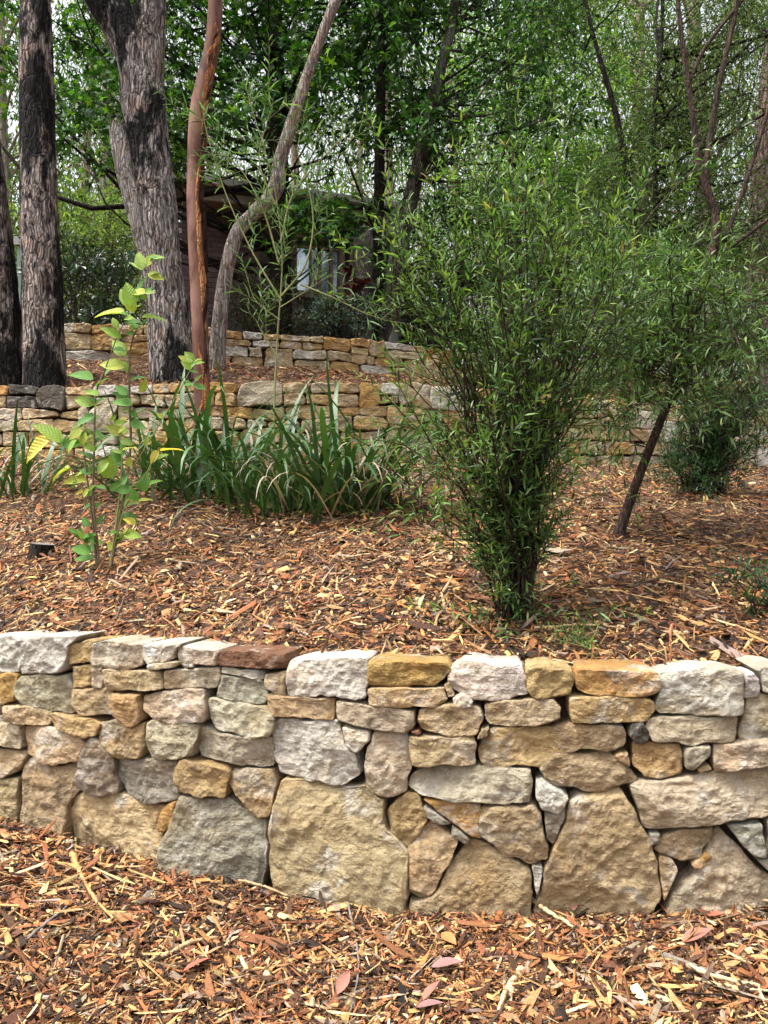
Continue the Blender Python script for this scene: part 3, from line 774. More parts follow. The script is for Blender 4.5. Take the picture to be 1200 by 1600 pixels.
# red tree
RP = [(q[0], q[1], q[2] * .86) for q in [(315, 712, 16.5), (316, 650, 15.5), (315, 590, 14.5), (312, 500, 15), (309, 420, 15.5), (305, 330, 15), (306, 250, 15.5), (310, 180, 16), (320, 125, 15), (331, 75, 13.5), (336, 20, 13), (338, -40, 12), (346, -220, 10), (350, -420, 8)]]
r4, b4 = eucalypt('red_barked_tree', 'smooth reddish trunk with orange peeling bark in front of the middle wall', [RP], 6.68, 'bark_red', nring=140, nseg=36, amp=.02, seed=17.0, flare=.1)
high_crown(r4, b4, P(350, -420, 6.68), 1.3, 1500, seed=4)
def peel(t0, t1, a_mid, a_w, lift, mat, seed):
    pts = []
    for q in RP: v = P(q[0], q[1], 6.68); pts.append((v.x, v.y, v.z, q[2] / 1200 * 6.68))
    S = smooth_path(pts, 400)[int(400 * t0):int(400 * t1)]
    n = len(S); V = []; m = 7
    tt = np.linspace(0, 1, n)
    w = a_w * (0.55 + .6 * fbm(np.stack([tt * 7, 0 * tt + seed, 0 * tt], -1), 3)) * np.minimum(1, np.minimum(tt, 1 - tt) * 9)
    mid = a_mid + .35 * fbm(np.stack([tt * 4, 0 * tt + seed + 9, 0 * tt], -1), 2)
    for i in range(n):
        for j in range(m):
            a = mid[i] + max(.04, w[i]) * (j / (m - 1) * 2 - 1)
            e = abs(j / (m - 1) * 2 - 1)
            rr = S[i, 3] * 1.05 + lift * (1 + .6 * math.sin(i * .21 + seed)) * (1 if e < .9 else -.6)
            V.append((S[i, 0] + math.sin(a) * rr, S[i, 1] - math.cos(a) * rr, S[i, 2]))
    F = [(i * m + j, i * m + j + 1, (i + 1) * m + j + 1, (i + 1) * m + j) for i in range(n - 1) for j in range(m - 1)]
    obj('peeling_bark', mesh_np('peeling_bark', to_local(np.array(V), b4), np.array(F), smooth=True), M[mat], r4, b4)
peel(.06, .46, .72, .50, .008, 'peel', 2.0)
peel(.15, .50, 1.15, .36, .017, 'peel_dark', 5.0)
peel(.62, .74, .75, .60, .010, 'peel', 8.0)
peel(.45, .62, 1.0, .4, .006, 'peel', 11.0)
peel(.635, .725, .62, .30, .018, 'peel_dark', 14.0)
peel(.02, .2, .1, .22, .006, 'peel', 17.0)
peel(.30, .60, .95, .16, .019, 'peel_dark', 21.0)
peel(.50, .66, .55, .30, .005, 'peel', 25.0)
r5, b5 = eucalypt('bent_tree', 'pale grey bent trunk rising from the farthest wall and leaning right',
    [[(338, 566, 14), (342, 520, 12), (348, 460, 11), (358, 405, 11), (372, 362, 11), (396, 335, 11), (420, 312, 12), (433, 286, 12), (436, 255, 10), (452, 205, 9.5), (478, 125, 8.5), (503, 55, 8), (525, 0, 8.5), (575, -140, 8), (640, -350, 6)]], 8.6, 'bark_grey', nring=140, nseg=30, amp=.05, seed=23.0)
high_crown(r5, b5, P(640, -350, 8.6), 1.2, 1200, seed=5)

# ------------------------------------------------------------------ leafy trees: trunk from the photograph, clumps of leaves carried on branches
def leafy_tree(name, label, paths, d, bark, regions, tmpl, leaf, wid, pal, wts, per, crad, mat='leaf', droop=.3, nring=60, nseg=14, seed=0, cat='tree', limb_r=.026, amp=.04, flat=.55, face_up=1.0):
    r = np.random.default_rng(seed)
    root, b = eucalypt(name, label, paths, d, bark, nring, nseg, amp, seed=seed * 1.7, cat=cat)
    spine = []
    for p in paths:
        pts = []
        for q in p: v = P(q[0], q[1], q[3] if len(q) > 3 else d); pts.append((v.x, v.y, v.z))
        spine.append(smooth_path(pts, 60))
    spine = np.vstack(spine)
    cen = []
    for (xa, xb, ya, yb, da, db, num) in regions:
        for _ in range(num):
            cen.append(P(r.uniform(xa, xb), r.uniform(ya, yb), r.uniform(da, db)))
    tubes = []; pos = []; dirs = []
    for c in cen:
        c = np.array(c)
        hd = np.linalg.norm(spine[:, :2] - c[:2], axis=1)
        dist = np.linalg.norm(spine - c, axis=1) + np.maximum(0, spine[:, 2] - c[2] + .75 * hd * r.uniform(.4, 1.3)) * 1.8
        s = spine[np.argmin(dist)]
        mid = s * .45 + c * .55 + [0, 0, (.05 - .3 * r.random()) * np.linalg.norm(c - s)] + r.normal(size=3) * .12 * np.linalg.norm(c - s)
        S = smooth_path([tuple(s), tuple(mid), tuple(c)], 9)
        if r.random() < .7: tubes.append((S, np.linspace(min(limb_r, .006 + .008 * np.linalg.norm(c - s)), .003, 9)))
        k = int(per * r.uniform(.6, 1.4)); cr = crad * r.uniform(.7, 1.3)
        sub = c + r.normal(size=(max(3, k // 9), 3)) * [cr, cr, cr * flat]
        for q in sub[:7]:
            tubes.append((np.array([c, (c + q) / 2 + [0, 0, .03], q]), np.array([.004, .003, .0015])))
        idx = r.integers(0, len(sub), k)
        out = sub[idx] - c
        t = r.uniform(.35, 1.05, (k, 1))
        pos.append(c + out * t + r.normal(size=(k, 3)) * cr * .16); dirs.append(unit(out) * .8)
    pos = np.vstack(pos); N = len(pos); dirs = np.vstack(dirs)
    dr = unit(dirs + rng.normal(size=(N, 3)) * .6 + [0, 0, -droop]); nr = unit(rng.normal(size=(N, 3)) * .75 + [0, -.25, face_up])
    s = rng.uniform(.65, 1.25, N)
    cols = pick_cols(N, pal, wts)
    tw = merge([tube_arrays(p, rr, 4) for p, rr in tubes])
    obj('branch', mesh_np('branch', to_local(tw[0], b), tw[1], smooth=True), M[bark], root, b, kind='stuff')
    obj('crown', leaves_mesh('crown', tmpl, to_local(pos, b), dr, nr, leaf * s, wid * s, cols), M[mat], root, b, kind='stuff')
    return root

leafy_tree('maple_tree', 'dark trunked tree with lobed bright green leaves in front of the house',
    [[(440, 560, 19), (439, 480, 17.5), (437, 380, 17), (434, 250, 16), (430, 120, 14.5), (427, 0, 13), (424, -200, 10), (420, -420, 6)]], 12.0, 'bark_dark',
    [(90, 300, -140, 290, 10.2, 13.5, 46), (300, 430, -140, 205, 10.2, 13.5, 24), (420, 640, -140, 205, 10.4, 13.5, 38), (470, 520, 330, 400, 10.8, 11.4, 4), (-200, 90, -160, 140, 10, 14, 12)],
    LEAF_STAR, .105, .105, [(.02, .068, .014), (.036, .11, .018), (.07, .18, .022), (.17, .33, .03), (.012, .038, .01)], [3.5, 4, 2.4, 1.5, 3], 165, .44, seed=3, nseg=20, limb_r=.06)
leafy_tree('slender_tree', 'thin straight dark trunk with broad green leaves right of the house windows',
    [[(590, 560, 9.5), (590, 440, 9), (593, 250, 8), (597, 60, 6.5), (599, -100, 5.5), (602, -330, 4)]], 11.5, 'bark_dark',
    [(480, 720, -140, 215, 10.3, 13.0, 28)], LEAF_OVATE, .12, .05, [(.024, .075, .016), (.042, .12, .02), (.085, .19, .028), (.012, .038, .010)], [3, 3, 2, 2], 110, .5, seed=5)
leafy_tree('leaning_tree', 'lichen spotted dark trunk leaning right, left of the big feathery shrub',
    [[(608, 555, 17), (613, 470, 15), (621, 400, 13), (640, 320, 12), (662, 220, 10.5), (688, 110, 8.5), (707, 30, 7.5), (725, -90, 6.5), (760, -330, 5)]], 11.0, 'bark_lichen',
    [(600, 900, -140, 240, 9.8, 13.0, 68), (650, 780, 250, 400, 11.5, 13.0, 9)], LEAF_OVATE, .10, .042, [(.025, .08, .02), (.045, .13, .025), (.085, .20, .03), (.013, .042, .012)], [3, 3, 1.6, 2.4], 150, .42, seed=6)
leafy_tree('bright_tree', 'bright yellow green leafy tree beyond the top of the feathery shrub',
    [[(800, 560, 9), (806, 400, 8), (800, 260, 7), (795, 120, 6), (790, -60, 4)]], 17.0, 'bark_dark',
    [(710, 960, 60, 420, 16, 18.5, 56), (700, 1000, -150, 80, 16, 19, 14)], LEAF_DIAMOND, .13, .06, [(.11, .23, .04), (.18, .33, .055), (.27, .42, .08), (.06, .13, .03)], [3, 3, 2, 2], 190, .7, seed=8)
leafy_tree('tea_tree', 'tall fine leaved dark olive tree filling the upper right background',
    [[(1010, 620, 7), (1003, 480, 6), (988, 330, 5), (965, 190, 4.5), (940, 100, 3.5), (915, 0, 3), (890, -200, 2)], [(1003, 450, 5), (1024, 330, 4), (1020, 200, 3.5), (1035, 40, 3), (1030, -200, 2)]], 9.0, 'bark_dark',
    [(870, 1230, -110, 400, 8.0, 10.5, 84), (980, 1230, 300, 480, 8.0, 10.0, 12), (1200, 1420, -150, 450, 8, 11, 16)], LEAF_DIAMOND, .062, .017, [(.05, .095, .03), (.08, .135, .045), (.12, .18, .06), (.18, .23, .06), (.022, .045, .016)], [3, 3, 2, 1, 3], 330, .42, 'leaf_matt', seed=9)
leafy_tree('background_tree', 'grey brown trunk at the right edge above the dark shrub',
    [[(1192, 660, 27), (1192, 560, 26), (1193, 430, 24), (1196, 300, 22), (1212, 100, 20), (1240, -200, 16)]], 11.0, 'bark_edge',
    [(1050, 1400, -160, 140, 10, 13, 16)], LEAF_DIAMOND, .10, .035, [(.05, .10, .03), (.08, .14, .045), (.12, .19, .05)], [2, 2, 1], 170, .5, 'leaf_matt', seed=10, nring=90, nseg=30)

# far eucalypts: one of each form, then copies
def far_tree_proto(seed, h, pal, wts, lean):
    r = np.random.default_rng(seed)
    tr = smooth_path([(0, 0, -.4, .22), (lean * .3, 0, h * .3, .18), (lean * .6, .1, h * .6, .13), (lean, 0, h, .05)], 24)
    parts = [tube_arrays(tr[:, :3], tr[:, 3] * 1.0, 10)]; pos = []
    for k in range(46):
        t = r.uniform(.22, 1); s = tr[int(t * 23), :3]; a = r.uniform(0, 6.28); l = r.uniform(.6, 2.6) * (1.15 - .4 * t)
        e = s + [math.cos(a) * l, math.sin(a) * l, r.uniform(.2, 1.4)]
        S = smooth_path([tuple(s), tuple((s + e) / 2 + [0, 0, .3]), tuple(e)], 6); parts.append(tube_arrays(S, np.linspace(.05, .012, 6), 5))
        for _ in range(3):
            c = e + r.normal(size=3) * [.45, .45, .3]; m = int(r.uniform(35, 80))
            pos.append(c + r.normal(size=(m, 3)) * [.36, .36, .42])
    pos = np.vstack(pos); N = len(pos)
    dr = unit(rng.normal(size=(N, 3)) * .5 + [0, 0, -1]); nr = rand_dirs(N)
    cols = pick_cols(N, pal, wts)
    return mesh_np('trunk', *merge(parts), smooth=True), leaves_mesh('crown', LEAF_DIAMOND, pos, dr, nr, rng.uniform(.13, .26, N), rng.uniform(.03, .06, N), cols)
PALE = [(.085, .13, .045), (.13, .175, .07), (.19, .23, .105), (.05, .08, .025)]
GREEN = [(.06, .14, .02), (.10, .20, .03), (.15, .26, .045), (.035, .075, .014)]
protos = [far_tree_proto(41, 15, PALE, [3, 3, 2, 2], .8), far_tree_proto(42, 18, PALE, [2, 3, 3, 2], -1.0), far_tree_proto(43, 12, GREEN, [3, 3, 2, 2], .4)]
spots = [(-40, 24, 0), (20, 19, 2), (110, 30, 1), (170, 22, 0), (260, 34, 1), (330, 27, 2), (400, 38, 0), (470, 25, 1), (540, 32, 0), (600, 22, 2), (670, 40, 1), (730, 28, 0),
         (800, 35, 1), (860, 24, 0), (930, 31, 1), (1000, 20, 2), (1060, 36, 0), (1120, 18, 1), (1170, 28, 0), (1260, 23, 2)]
ORD = ['first', 'second', 'third', 'fourth', 'fifth', 'sixth', 'seventh', 'eighth', 'ninth', 'tenth', 'eleventh', 'twelfth', 'thirteenth', 'fourteenth', 'fifteenth', 'sixteenth', 'seventeenth', 'eighteenth', 'nineteenth', 'twentieth']
for i, (px, d, k) in enumerate(spots):
    x = (px - 600) / 1200 * d; z = float(ground_z(x, d)); s = random.uniform(.9, 1.15)
    t = thing('far_gum_tree', f'pale far gum tree in the woodland backdrop, {ORD[i]} from the left', 'tree', (x, d, z), 'far gum trees behind the garden')
    a = random.uniform(0, 6.28)
    for nm, me, mt in (('trunk', protos[k][0], M['bark_far']), ('crown', protos[k][1], M['leaf_matt'])):
        o = obj(nm, me, mt, t, (x, d, z), rot=(0, 0, a), scale=(s, s, s))
        if nm == 'crown': o['kind'] = 'stuff'

# the wood beyond, one mass
def far_wood():
    n = 30000; px = rng.uniform(-500, 1700, n // 40); d = rng.uniform(42, 62, n // 40); h = rng.uniform(0, 1, n // 40) ** .8 * 24
    c = np.stack([(px - 600) / 1200 * d, d, 3.5 + h], -1)
    pos = np.repeat(c, 40, 0) + rng.normal(size=(len(c) * 40, 3)) * [1.5, 1.5, 1.3]; N = len(pos)
    cols = pick_cols(N, PALE + GREEN[:2], [3, 3, 2, 3, 2, 1])
    o = obj('distant_woodland', leaves_mesh('distant_woodland', LEAF_DIAMOND, pos, unit(rng.normal(size=(N, 3)) * .6 + [0, 0, -1]), rand_dirs(N), rng.uniform(.35, .7, N), rng.uniform(.12, .25, N), cols), M['leaf_matt'], kind='stuff')
    tag(o, 'far wood reading as one grey green mass behind all trees', 'woodland')
far_wood()

# ------------------------------------------------------------------ bushes
def bush(name, label, base, region, num, per, crad, tmpl, leaf, wid, pal, wts, mat='leaf', stems=5, seed=0, droop=.1, cat='shrub'):
    """region: list of (px, py, d) ranges for clump centres"""
    r = np.random.default_rng(seed); b = Vector(base)
    root = thing(name, label, cat, b); tubes = []; pos = []; dirs = []
    xa, xb, ya, yb, da, db = region
    for k in range(num):
        c = np.array(P(r.uniform(xa, xb), r.uniform(ya, yb), r.uniform(da, db)))
        s = np.array(b) + [r.normal() * .08, r.normal() * .08, -.03]
        mid = s * .5 + c * .5 + r.normal(size=3) * .06
        tubes.append((smooth_path([tuple(s), tuple(mid), tuple(c)], 7), np.linspace(.014, .003, 7)))
        m = int(per * r.uniform(.6, 1.4)); sub = c + r.normal(size=(max(3, m // 8), 3)) * [crad, crad, crad * .8]
        for q in sub: tubes.append((np.array([c, (c + q) / 2, q]), np.array([.004, .003, .0015])))
        idx = r.integers(0, len(sub), m); out = sub[idx] - c
        pos.append(c + out * r.uniform(.2, 1.05, (m, 1)) + r.normal(size=(m, 3)) * crad * .12); dirs.append(unit(out))
    pos = np.vstack(pos); N = len(pos)
    dr = unit(np.vstack(dirs) + rng.normal(size=(N, 3)) * .55 + [0, 0, .35 - droop]); nr = unit(rng.normal(size=(N, 3)) * .7 + [0, -.3, .9]); s = rng.uniform(.65, 1.25, N)
    tw = merge([tube_arrays(p, rr, 4) for p, rr in tubes])
    obj('stem', mesh_np('stem', to_local(tw[0], b), tw[1], smooth=True), M['bark_stem'], root, b, kind='stuff')
    obj('foliage', leaves_mesh('foliage', tmpl, to_local(pos, b), dr, nr, leaf * s, wid * s, pick_cols(N, pal, wts)), M[mat], root, b, kind='stuff')
    return root
def gp(px, d): x = (px - 600) / 1200 * d; return (x, d, float(ground_z(x, d)))
DARK = [(.018, .042, .02), (.03, .065, .03), (.05, .09, .045), (.012, .025, .012)]
bush('glossy_shrub', 'dark glossy leaved shrub behind the farthest wall between the scorched trunks', gp(125, 10.2), (70, 215, 395, 500, 9.6, 10.8), 34, 70, .24, LEAF_OVATE, .085, .036, DARK, [3, 3, 2, 2], 'leaf_gloss', seed=1)
bush('dark_shrub', 'dark twiggy shrub against the brick wall of the house', gp(400, 11.0), (365, 480, 445, 525, 10.3, 11.4), 32, 80, .22, LEAF_DIAMOND, .06, .022, [(.03, .04, .02), (.05, .06, .03), (.07, .08, .045), (.015, .02, .012)], [3, 3, 1, 2], 'leaf_matt', seed=2)
bush('silvery_shrub', 'low blue grey leaved shrub below the house windows', gp(530, 10.9), (490, 580, 475, 525, 10.4, 11.2), 22, 80, .2, LEAF_OVATE, .06, .026, [(.06, .11, .08), (.12, .19, .15), (.2, .27, .23), (.03, .05, .03)], [3, 2, 1, 3], 'leaf', seed=3)
bush('red_leaved_shrub', 'small shrub with crimson leaves beside the house window', gp(552, 11.6), (538, 566, 430, 455, 11.4, 11.8), 7, 32, .09, LEAF_OVATE, .09, .045, [(.15, .012, .016), (.22, .03, .03), (.08, .01, .012), (.2, .12, .09)], [3, 2, 2, .6], 'leaf', seed=4)
bush('dark_shrub', 'dense dark shrub behind the farthest wall below the leaning trunk', gp(660, 11.6), (590, 760, 400, 545, 11.2, 12.6), 60, 80, .26, LEAF_OVATE, .08, .034, [(.02, .045, .018), (.035, .075, .025), (.06, .11, .035), (.012, .025, .012)], [3, 3, 1, 3], 'leaf', seed=5)
bush('light_shrub', 'sunny light green bush glimpsed behind the scorched trunks on the left', gp(150, 18), (20, 260, 300, 500, 16.5, 19), 70, 130, .55, LEAF_DIAMOND, .12, .04, [(.12, .2, .05), (.18, .27, .07), (.25, .34, .09), (.08, .13, .04)], [3, 3, 2, 1], 'leaf_matt', seed=6)
bush('dark_shrub', 'dim green thicket behind the shrubs on the right', gp(900, 13.2), (740, 1080, 380, 600, 12.8, 14.8), 110, 90, .4, LEAF_DIAMOND, .09, .035, [(.025, .045, .02), (.04, .07, .028), (.06, .10, .035), (.012, .022, .011)], [3, 3, 1, 3], 'leaf_matt', seed=7)
bush('light_shrub', 'pale green bush glimpsed beside the trunk at the right edge', gp(1120, 16), (1060, 1300, 380, 560, 15, 17), 50, 110, .5, LEAF_DIAMOND, .10, .035, [(.1, .16, .05), (.15, .22, .07), (.2, .27, .09), (.06, .09, .035)], [3, 3, 2, 1], 'leaf_matt', seed=8)

# ------------------------------------------------------------------ house
def house():
    o0 = Vector(gp(323, 12.9)); L = P(323, 328, 12.9); Rr = P(582, 358, 13.8); u = Vector((Rr.x - L.x, Rr.y - L.y, 0)).normalized(); w = Vector((u.y, -u.x, 0))
    zt = H + 472 / 1200 * 12.9                       # eaves beam
    base = Vector((L.x, L.y, float(ground_z(L.x, L.y)) - .1))
    th = math.atan2(u.y, u.x)
    root = thing('house', 'brown brick house with low roof half hidden behind the trees', 'house', base)
    def uz(px, py, off=0.0):
        rd = Vector(((px - 600) / 1200, 1, (800 - py) / 1200)); O = Vector((0, 0, H)); c = base + w * off
        k = (c - O).dot(w) / rd.dot(w); q = O + rd * k - base
        return q.dot(u), q.z
    def box(name, u0, u1, z0, z1, w0, w1, mat, parent=root, bev=0):
        V = [(a, -b, c) for a in (u0, u1) for b in (w0, w1) for c in (z0, z1)]
        F = [(0, 1, 3, 2), (4, 6, 7, 5), (0, 4, 5, 1), (2, 3, 7, 6), (0, 2, 6, 4), (1, 5, 7, 3)]
        o = obj(name, mesh_py(name, V, F), mat, parent, base)
        o.rotation_euler = (0, 0, th if parent is root else 0); return o
    zE = zt - base.z
    m_wall = mat_plain('dark_mortar', (.07, .06, .06), (.11, .10, .095), 40, .95)
    m_brick = mat_plain('dark_brick', (.10, .075, .08), (.24, .17, .165), 6, .9, .004)
    m_fascia = mat_plain('grey_paint', (.60, .62, .60), (.70, .72, .70), 8, .6)
    m_roof = mat_plain('roof_tile', (.06, .05, .05), (.12, .10, .09), 20, .85, .01)
    m_sof = mat_plain('soffit', (.22, .19, .17), (.30, .26, .23), 12, .8)
    m_wood = mat_plain('brown_timber', (.26, .19, .14), (.40, .30, .22), 14, .7, .003, (1, 1, .1))
    m_pane = mat_plain('pale_pane', (.62, .74, .84), (.82, .90, .95), 2.5, .12, spec=.8)  # pale blue of the reflected sky is put into the pane colour
    m_pane.node_tree.nodes['Principled BSDF'].inputs['Metallic'].default_value = .85      # plain glass made metallic to brighten its sky reflection
    uw0, uw1 = uz(284, 400)[0] + 3.0, uz(640, 400)[0]
    # (local y is depth: positive w values sit towards the viewer)
    wall = box('wall', uw0 - 3.0, uw1, -.2, zE - .02, -4.0, 0, m_wall)
    bw, bh, g = .23, .076, .011
    bm = mesh_py('brick', [(a, -b, c) for a in (0, bw) for b in (-.03, .012) for c in (0, bh)], [(0, 1, 3, 2), (4, 6, 7, 5), (0, 4, 5, 1), (2, 3, 7, 6), (0, 2, 6, 4), (1, 5, 7, 3)])
    bm.materials.append(m_brick)
    z = .75; row = 0
    while z < zE - .15:
        x = uz(285, 400)[0] - (row % 2) * .12
        while x < uz(462, 400)[0]:
            b = bpy.data.objects.new('brick', bm); COL.objects.link(b); b.parent = wall; b.location = (x, 0, z); x += bw + g
        z += bh + g; row += 1
    # eaves: soffit, beam, gutter, roof slope
    ue = uz(600, 360)[0]
    box('soffit', uw0 - 3, ue, zE - .015, zE + .01, 0, .55, m_sof)
    box('eaves_beam', uw0 - 3, ue, zE - .06, zE + .07, .55, .60, m_fascia)
    rf = None
    V = [(uw0 - 3.2, -.75, zE + .11), (ue + .1, -.75, zE + .11), (ue + .1, 4.2, zE + 1.5), (uw0 - 3.2, 4.2, zE + 1.5)]
    V += [(a, b, c + .07) for a, b, c in V]
    rf = obj('roof', mesh_py('roof', V, [(3, 2, 1, 0), (4, 5, 6, 7), (0, 1, 5, 4), (1, 2, 6, 5), (2, 3, 7, 6), (3, 0, 4, 7)]), m_roof, root, base); rf.rotation_euler = (0, 0, th)
    gt = box('gutter', uw0 - 3.2, ue + .1, zE + .10, zE + .20, .755, .86, m_fascia, root)
    # right wing with its barge boards
    for k, (p0, p1, off, t) in enumerate((((594, 352), (640, 296), .9, .10), ((600, 366), (640, 318), .8, .08))):
        a = uz(*p0, off); b2 = uz(*p1, off)
        V = [(a[0], -off, a[1]), (b2[0], -off, b2[1]), (b2[0], -off, b2[1] - t), (a[0], -off, a[1] - t)]
        V += [(q[0], q[1] + .05, q[2]) for q in V]
        o = obj('barge_board', mesh_py('barge_board', V, [(3, 2, 1, 0), (4, 5, 6, 7), (0, 1, 5, 4), (1, 2, 6, 5), (2, 3, 7, 6), (3, 0, 4, 7)]), m_fascia, root, base); o.rotation_euler = (0, 0, th)
    a = uz(596, 352, .85); b2 = uz(640, 298, .85)
    V = [(a[0], -.84, a[1]), (b2[0], -.84, b2[1]), (b2[0], 3, b2[1]), (a[0], 3, a[1])]; V += [(q[0], q[1], q[2] - .09) for q in V]
    o = obj('wing_roof', mesh_py('wing_roof', V, [(0, 1, 2, 3), (7, 6, 5, 4), (0, 4, 5, 1), (1, 5, 6, 2), (2, 6, 7, 3), (3, 7, 4, 0)]), m_sof, root, base); o.rotation_euler = (0, 0, th)
    # timber lintel and window strip
    ua, ub = uz(462, 370)[0], uz(556, 370)[0]
    box('lintel', ua, ub, uz(520, 381)[1], uz(520, 372)[1], .01, .14, m_wood)
    zs, zh = uz(505, 458)[1], uz(505, 392)[1]
    for (xa, xb) in ((464, 483), (487, 497), (502, 515), (519.5, 528)):
        a0, a1 = uz(xa, 420, .03)[0], uz(xb, 420, .03)[0]
        wi = box('window', a0, a1, zs, zh, .015, .03, m_pane); wi['label'] = 'tall narrow window pane reflecting pale sky'
        for f0, f1, y0, y1 in ((a0 - .022, a0 - .001, zs - .02, zh + .02), (a1 + .001, a1 + .022, zs - .02, zh + .02), (a0, a1, zs - .05, zs - .001), (a0, a1, zh + .001, zh + .04)):
            box('frame', f0, f1, y0, y1, .012, .06, m_wood, wi)
    for xa, xb, ya, yb in ((497.8, 501.2, 385, 462), (516, 518.6, 385, 462), (530, 538, 381, 470), (546, 551, 381, 470)):
        box('post', uz(xa, 420, .1)[0], uz(xb, 420, .1)[0], uz(520, yb, .1)[1], uz(520, ya, .1)[1], .065, .13, m_wood)
    box('sill', ua, uz(545, 400)[0], zs - .14, zs - .06, .012, .16, m_wood)
house()

# grey post and letter-box like slab glimpsed between the left trunks
def post():
    b = Vector(gp(34, 14.0)); t = thing('garden_post', 'grey green post glimpsed between the two leftmost trunks', 'post', b)
    a = P(34, 372, 14); h = a.z - b.z
    def bx(nm, hx, hy, z0, z1, mt):
        V = [(x, y, z) for x in (-hx, hx) for y in (-hy, hy) for z in (z0, z1)]
        obj(nm, mesh_py(nm, V, [(0, 1, 3, 2), (4, 6, 7, 5), (0, 4, 5, 1), (2, 3, 7, 6), (0, 2, 6, 4), (1, 5, 7, 3)]), mt, t, b)
    bx('shaft', .06, .06, -.1, h - .15, mat_plain('post_green', (.13, .22, .19), (.18, .28, .24), 10, .6))
    bx('cap', .10, .10, h - .149, h, mat_plain('post_grey', (.28, .29, .28), (.36, .37, .36), 10, .6))
post()

# dead stump beside the house
b = Vector(gp(569, 11.9)); t = thing('tree_stump', 'tall grey dead stump beside the house windows', 'stump', b)
V, F = trunk_arrays([(568, 540, 17), (568, 470, 15), (569, 420, 15), (570, 380, 16), (571, 360, 15)], 11.9, 50, 26, .16, seed=77)
V[-26:, 2] += rng.uniform(-.12, .14, 26)
obj('trunk', mesh_np('trunk', to_local(V, b), F, smooth=True), M['dead'], t, b)

# ------------------------------------------------------------------ feathery shrubs in the foreground
def feathery(name, label, base, stems, ntw, twl, leaf, wid, pal, wts, tippal, bark, seed, t0=.25, spacing=.014, mat='leaf', cat='shrub', leafang=.9, up=.55, r0=.011, stem_leaf=True, tip_bias=.75, yfade=True):
    """stems: list of polylines of Vectors; twigs with leaves along them"""
    r = np.random.default_rng(seed); b = Vector(base); root = thing(name, label, cat, b)
    tubes = []; pos = []; dr = []; nr = []; tip = []
    for st in stems:
        pts = [tuple(p) for p in st]; S = smooth_path(pts, 40); ln = np.sum(np.linalg.norm(np.diff(S, axis=0), axis=1))
        tubes.append((S, np.linspace(r0 * min(1, .35 + ln / 1.6), .0022, 40)))
        m = max(3, int(ntw * ln))
        for k in range(m + 1):
            t = 1.0 if k == m else r.uniform(t0, 1) 
            i = min(38, int(t * 39)); p = S[i]; T = unit(S[i + 1] - S[i])
            if k == m: D = T
            else:
                side = unit(np.cross(T, r.normal(size=3))); D = unit(T * r.uniform(.3, .9) + side * .8 + np.array([0, 0, up * r.uniform(0, 1)]))
            l = twl * (r.uniform(.35, 1.1) if r.random() < .75 else r.uniform(1.1, 1.8)) * (.75 + .45 * t)
            e = p + D * l + np.array([0, 0, -.02 * l]); mid = p + D * l * .5 + r.normal(size=3) * l * .06
            Q = smooth_path([tuple(p), tuple(mid), tuple(e)], 10); tubes.append((Q, np.linspace(.0022, .0009, 10)))
            nl = max(4, int(l / spacing)); a0 = r.uniform(0, 6.28)
            for q in range(nl):
                f = (q + r.random() * .5) / nl
                if f < .08: continue
                c = Q[min(9, int(f * 9.99))]; TT = D
                A = unit(np.cross(TT, [0.3, .2, 1])); Bv = np.cross(TT, A); ang = a0 + q * 2.4
                o = A * math.cos(ang) + Bv * math.sin(ang)
                dd = unit(TT * (1 - leafang * .45 + .5 * f) + o * leafang + r.normal(size=3) * .12)
                pos.append(c); dr.append(dd); nr.append(unit(o * .3 + np.array([0, -.15, 1]) + r.normal(size=3) * .45)); tip.append(f * (.45 + .55 * t))
    pos = np.array(pos); N = len(pos); tip = np.array(tip)
    cols = pick_cols(N, pal, wts, .2); tc = pick_cols(N, tippal[0], tippal[1], .15)
    k = (rng.random(N) < np.clip((tip - tip_bias) * 3.2, 0, .85))[:, None]
    cols = np.where(k, tc, cols)
    s = rng.uniform(.7, 1.25, N) * (1.05 - .3 * tip ** 3)
    tw = merge([tube_arrays(p, rr, 5) for p, rr in tubes])
    obj('stem', mesh_np('stem', to_local(tw[0], b), tw[1], smooth=True), M[bark], root, b, kind='stuff')
    obj('foliage', leaves_mesh('foliage', LEAF_NARROW, to_local(pos, b), np.array(dr), np.array(nr), leaf * s, wid * s, cols), M[mat], root, b, kind='stuff')
    return root, b

def table_targets(tab, n, d, dj, r):
    ys = np.array([t[0] for t in tab]); xa = np.array([t[1] for t in tab]); xb = np.array([t[2] for t in tab])
    wt = xb - xa; c = np.cumsum(wt); out = []
    for _ in range(n):
        y = np.interp(r.random() * c[-1], c, ys); out.append(P(r.uniform(np.interp(y, ys, xa), np.interp(y, ys, xb)), y, d + r.normal() * dj))
    return out

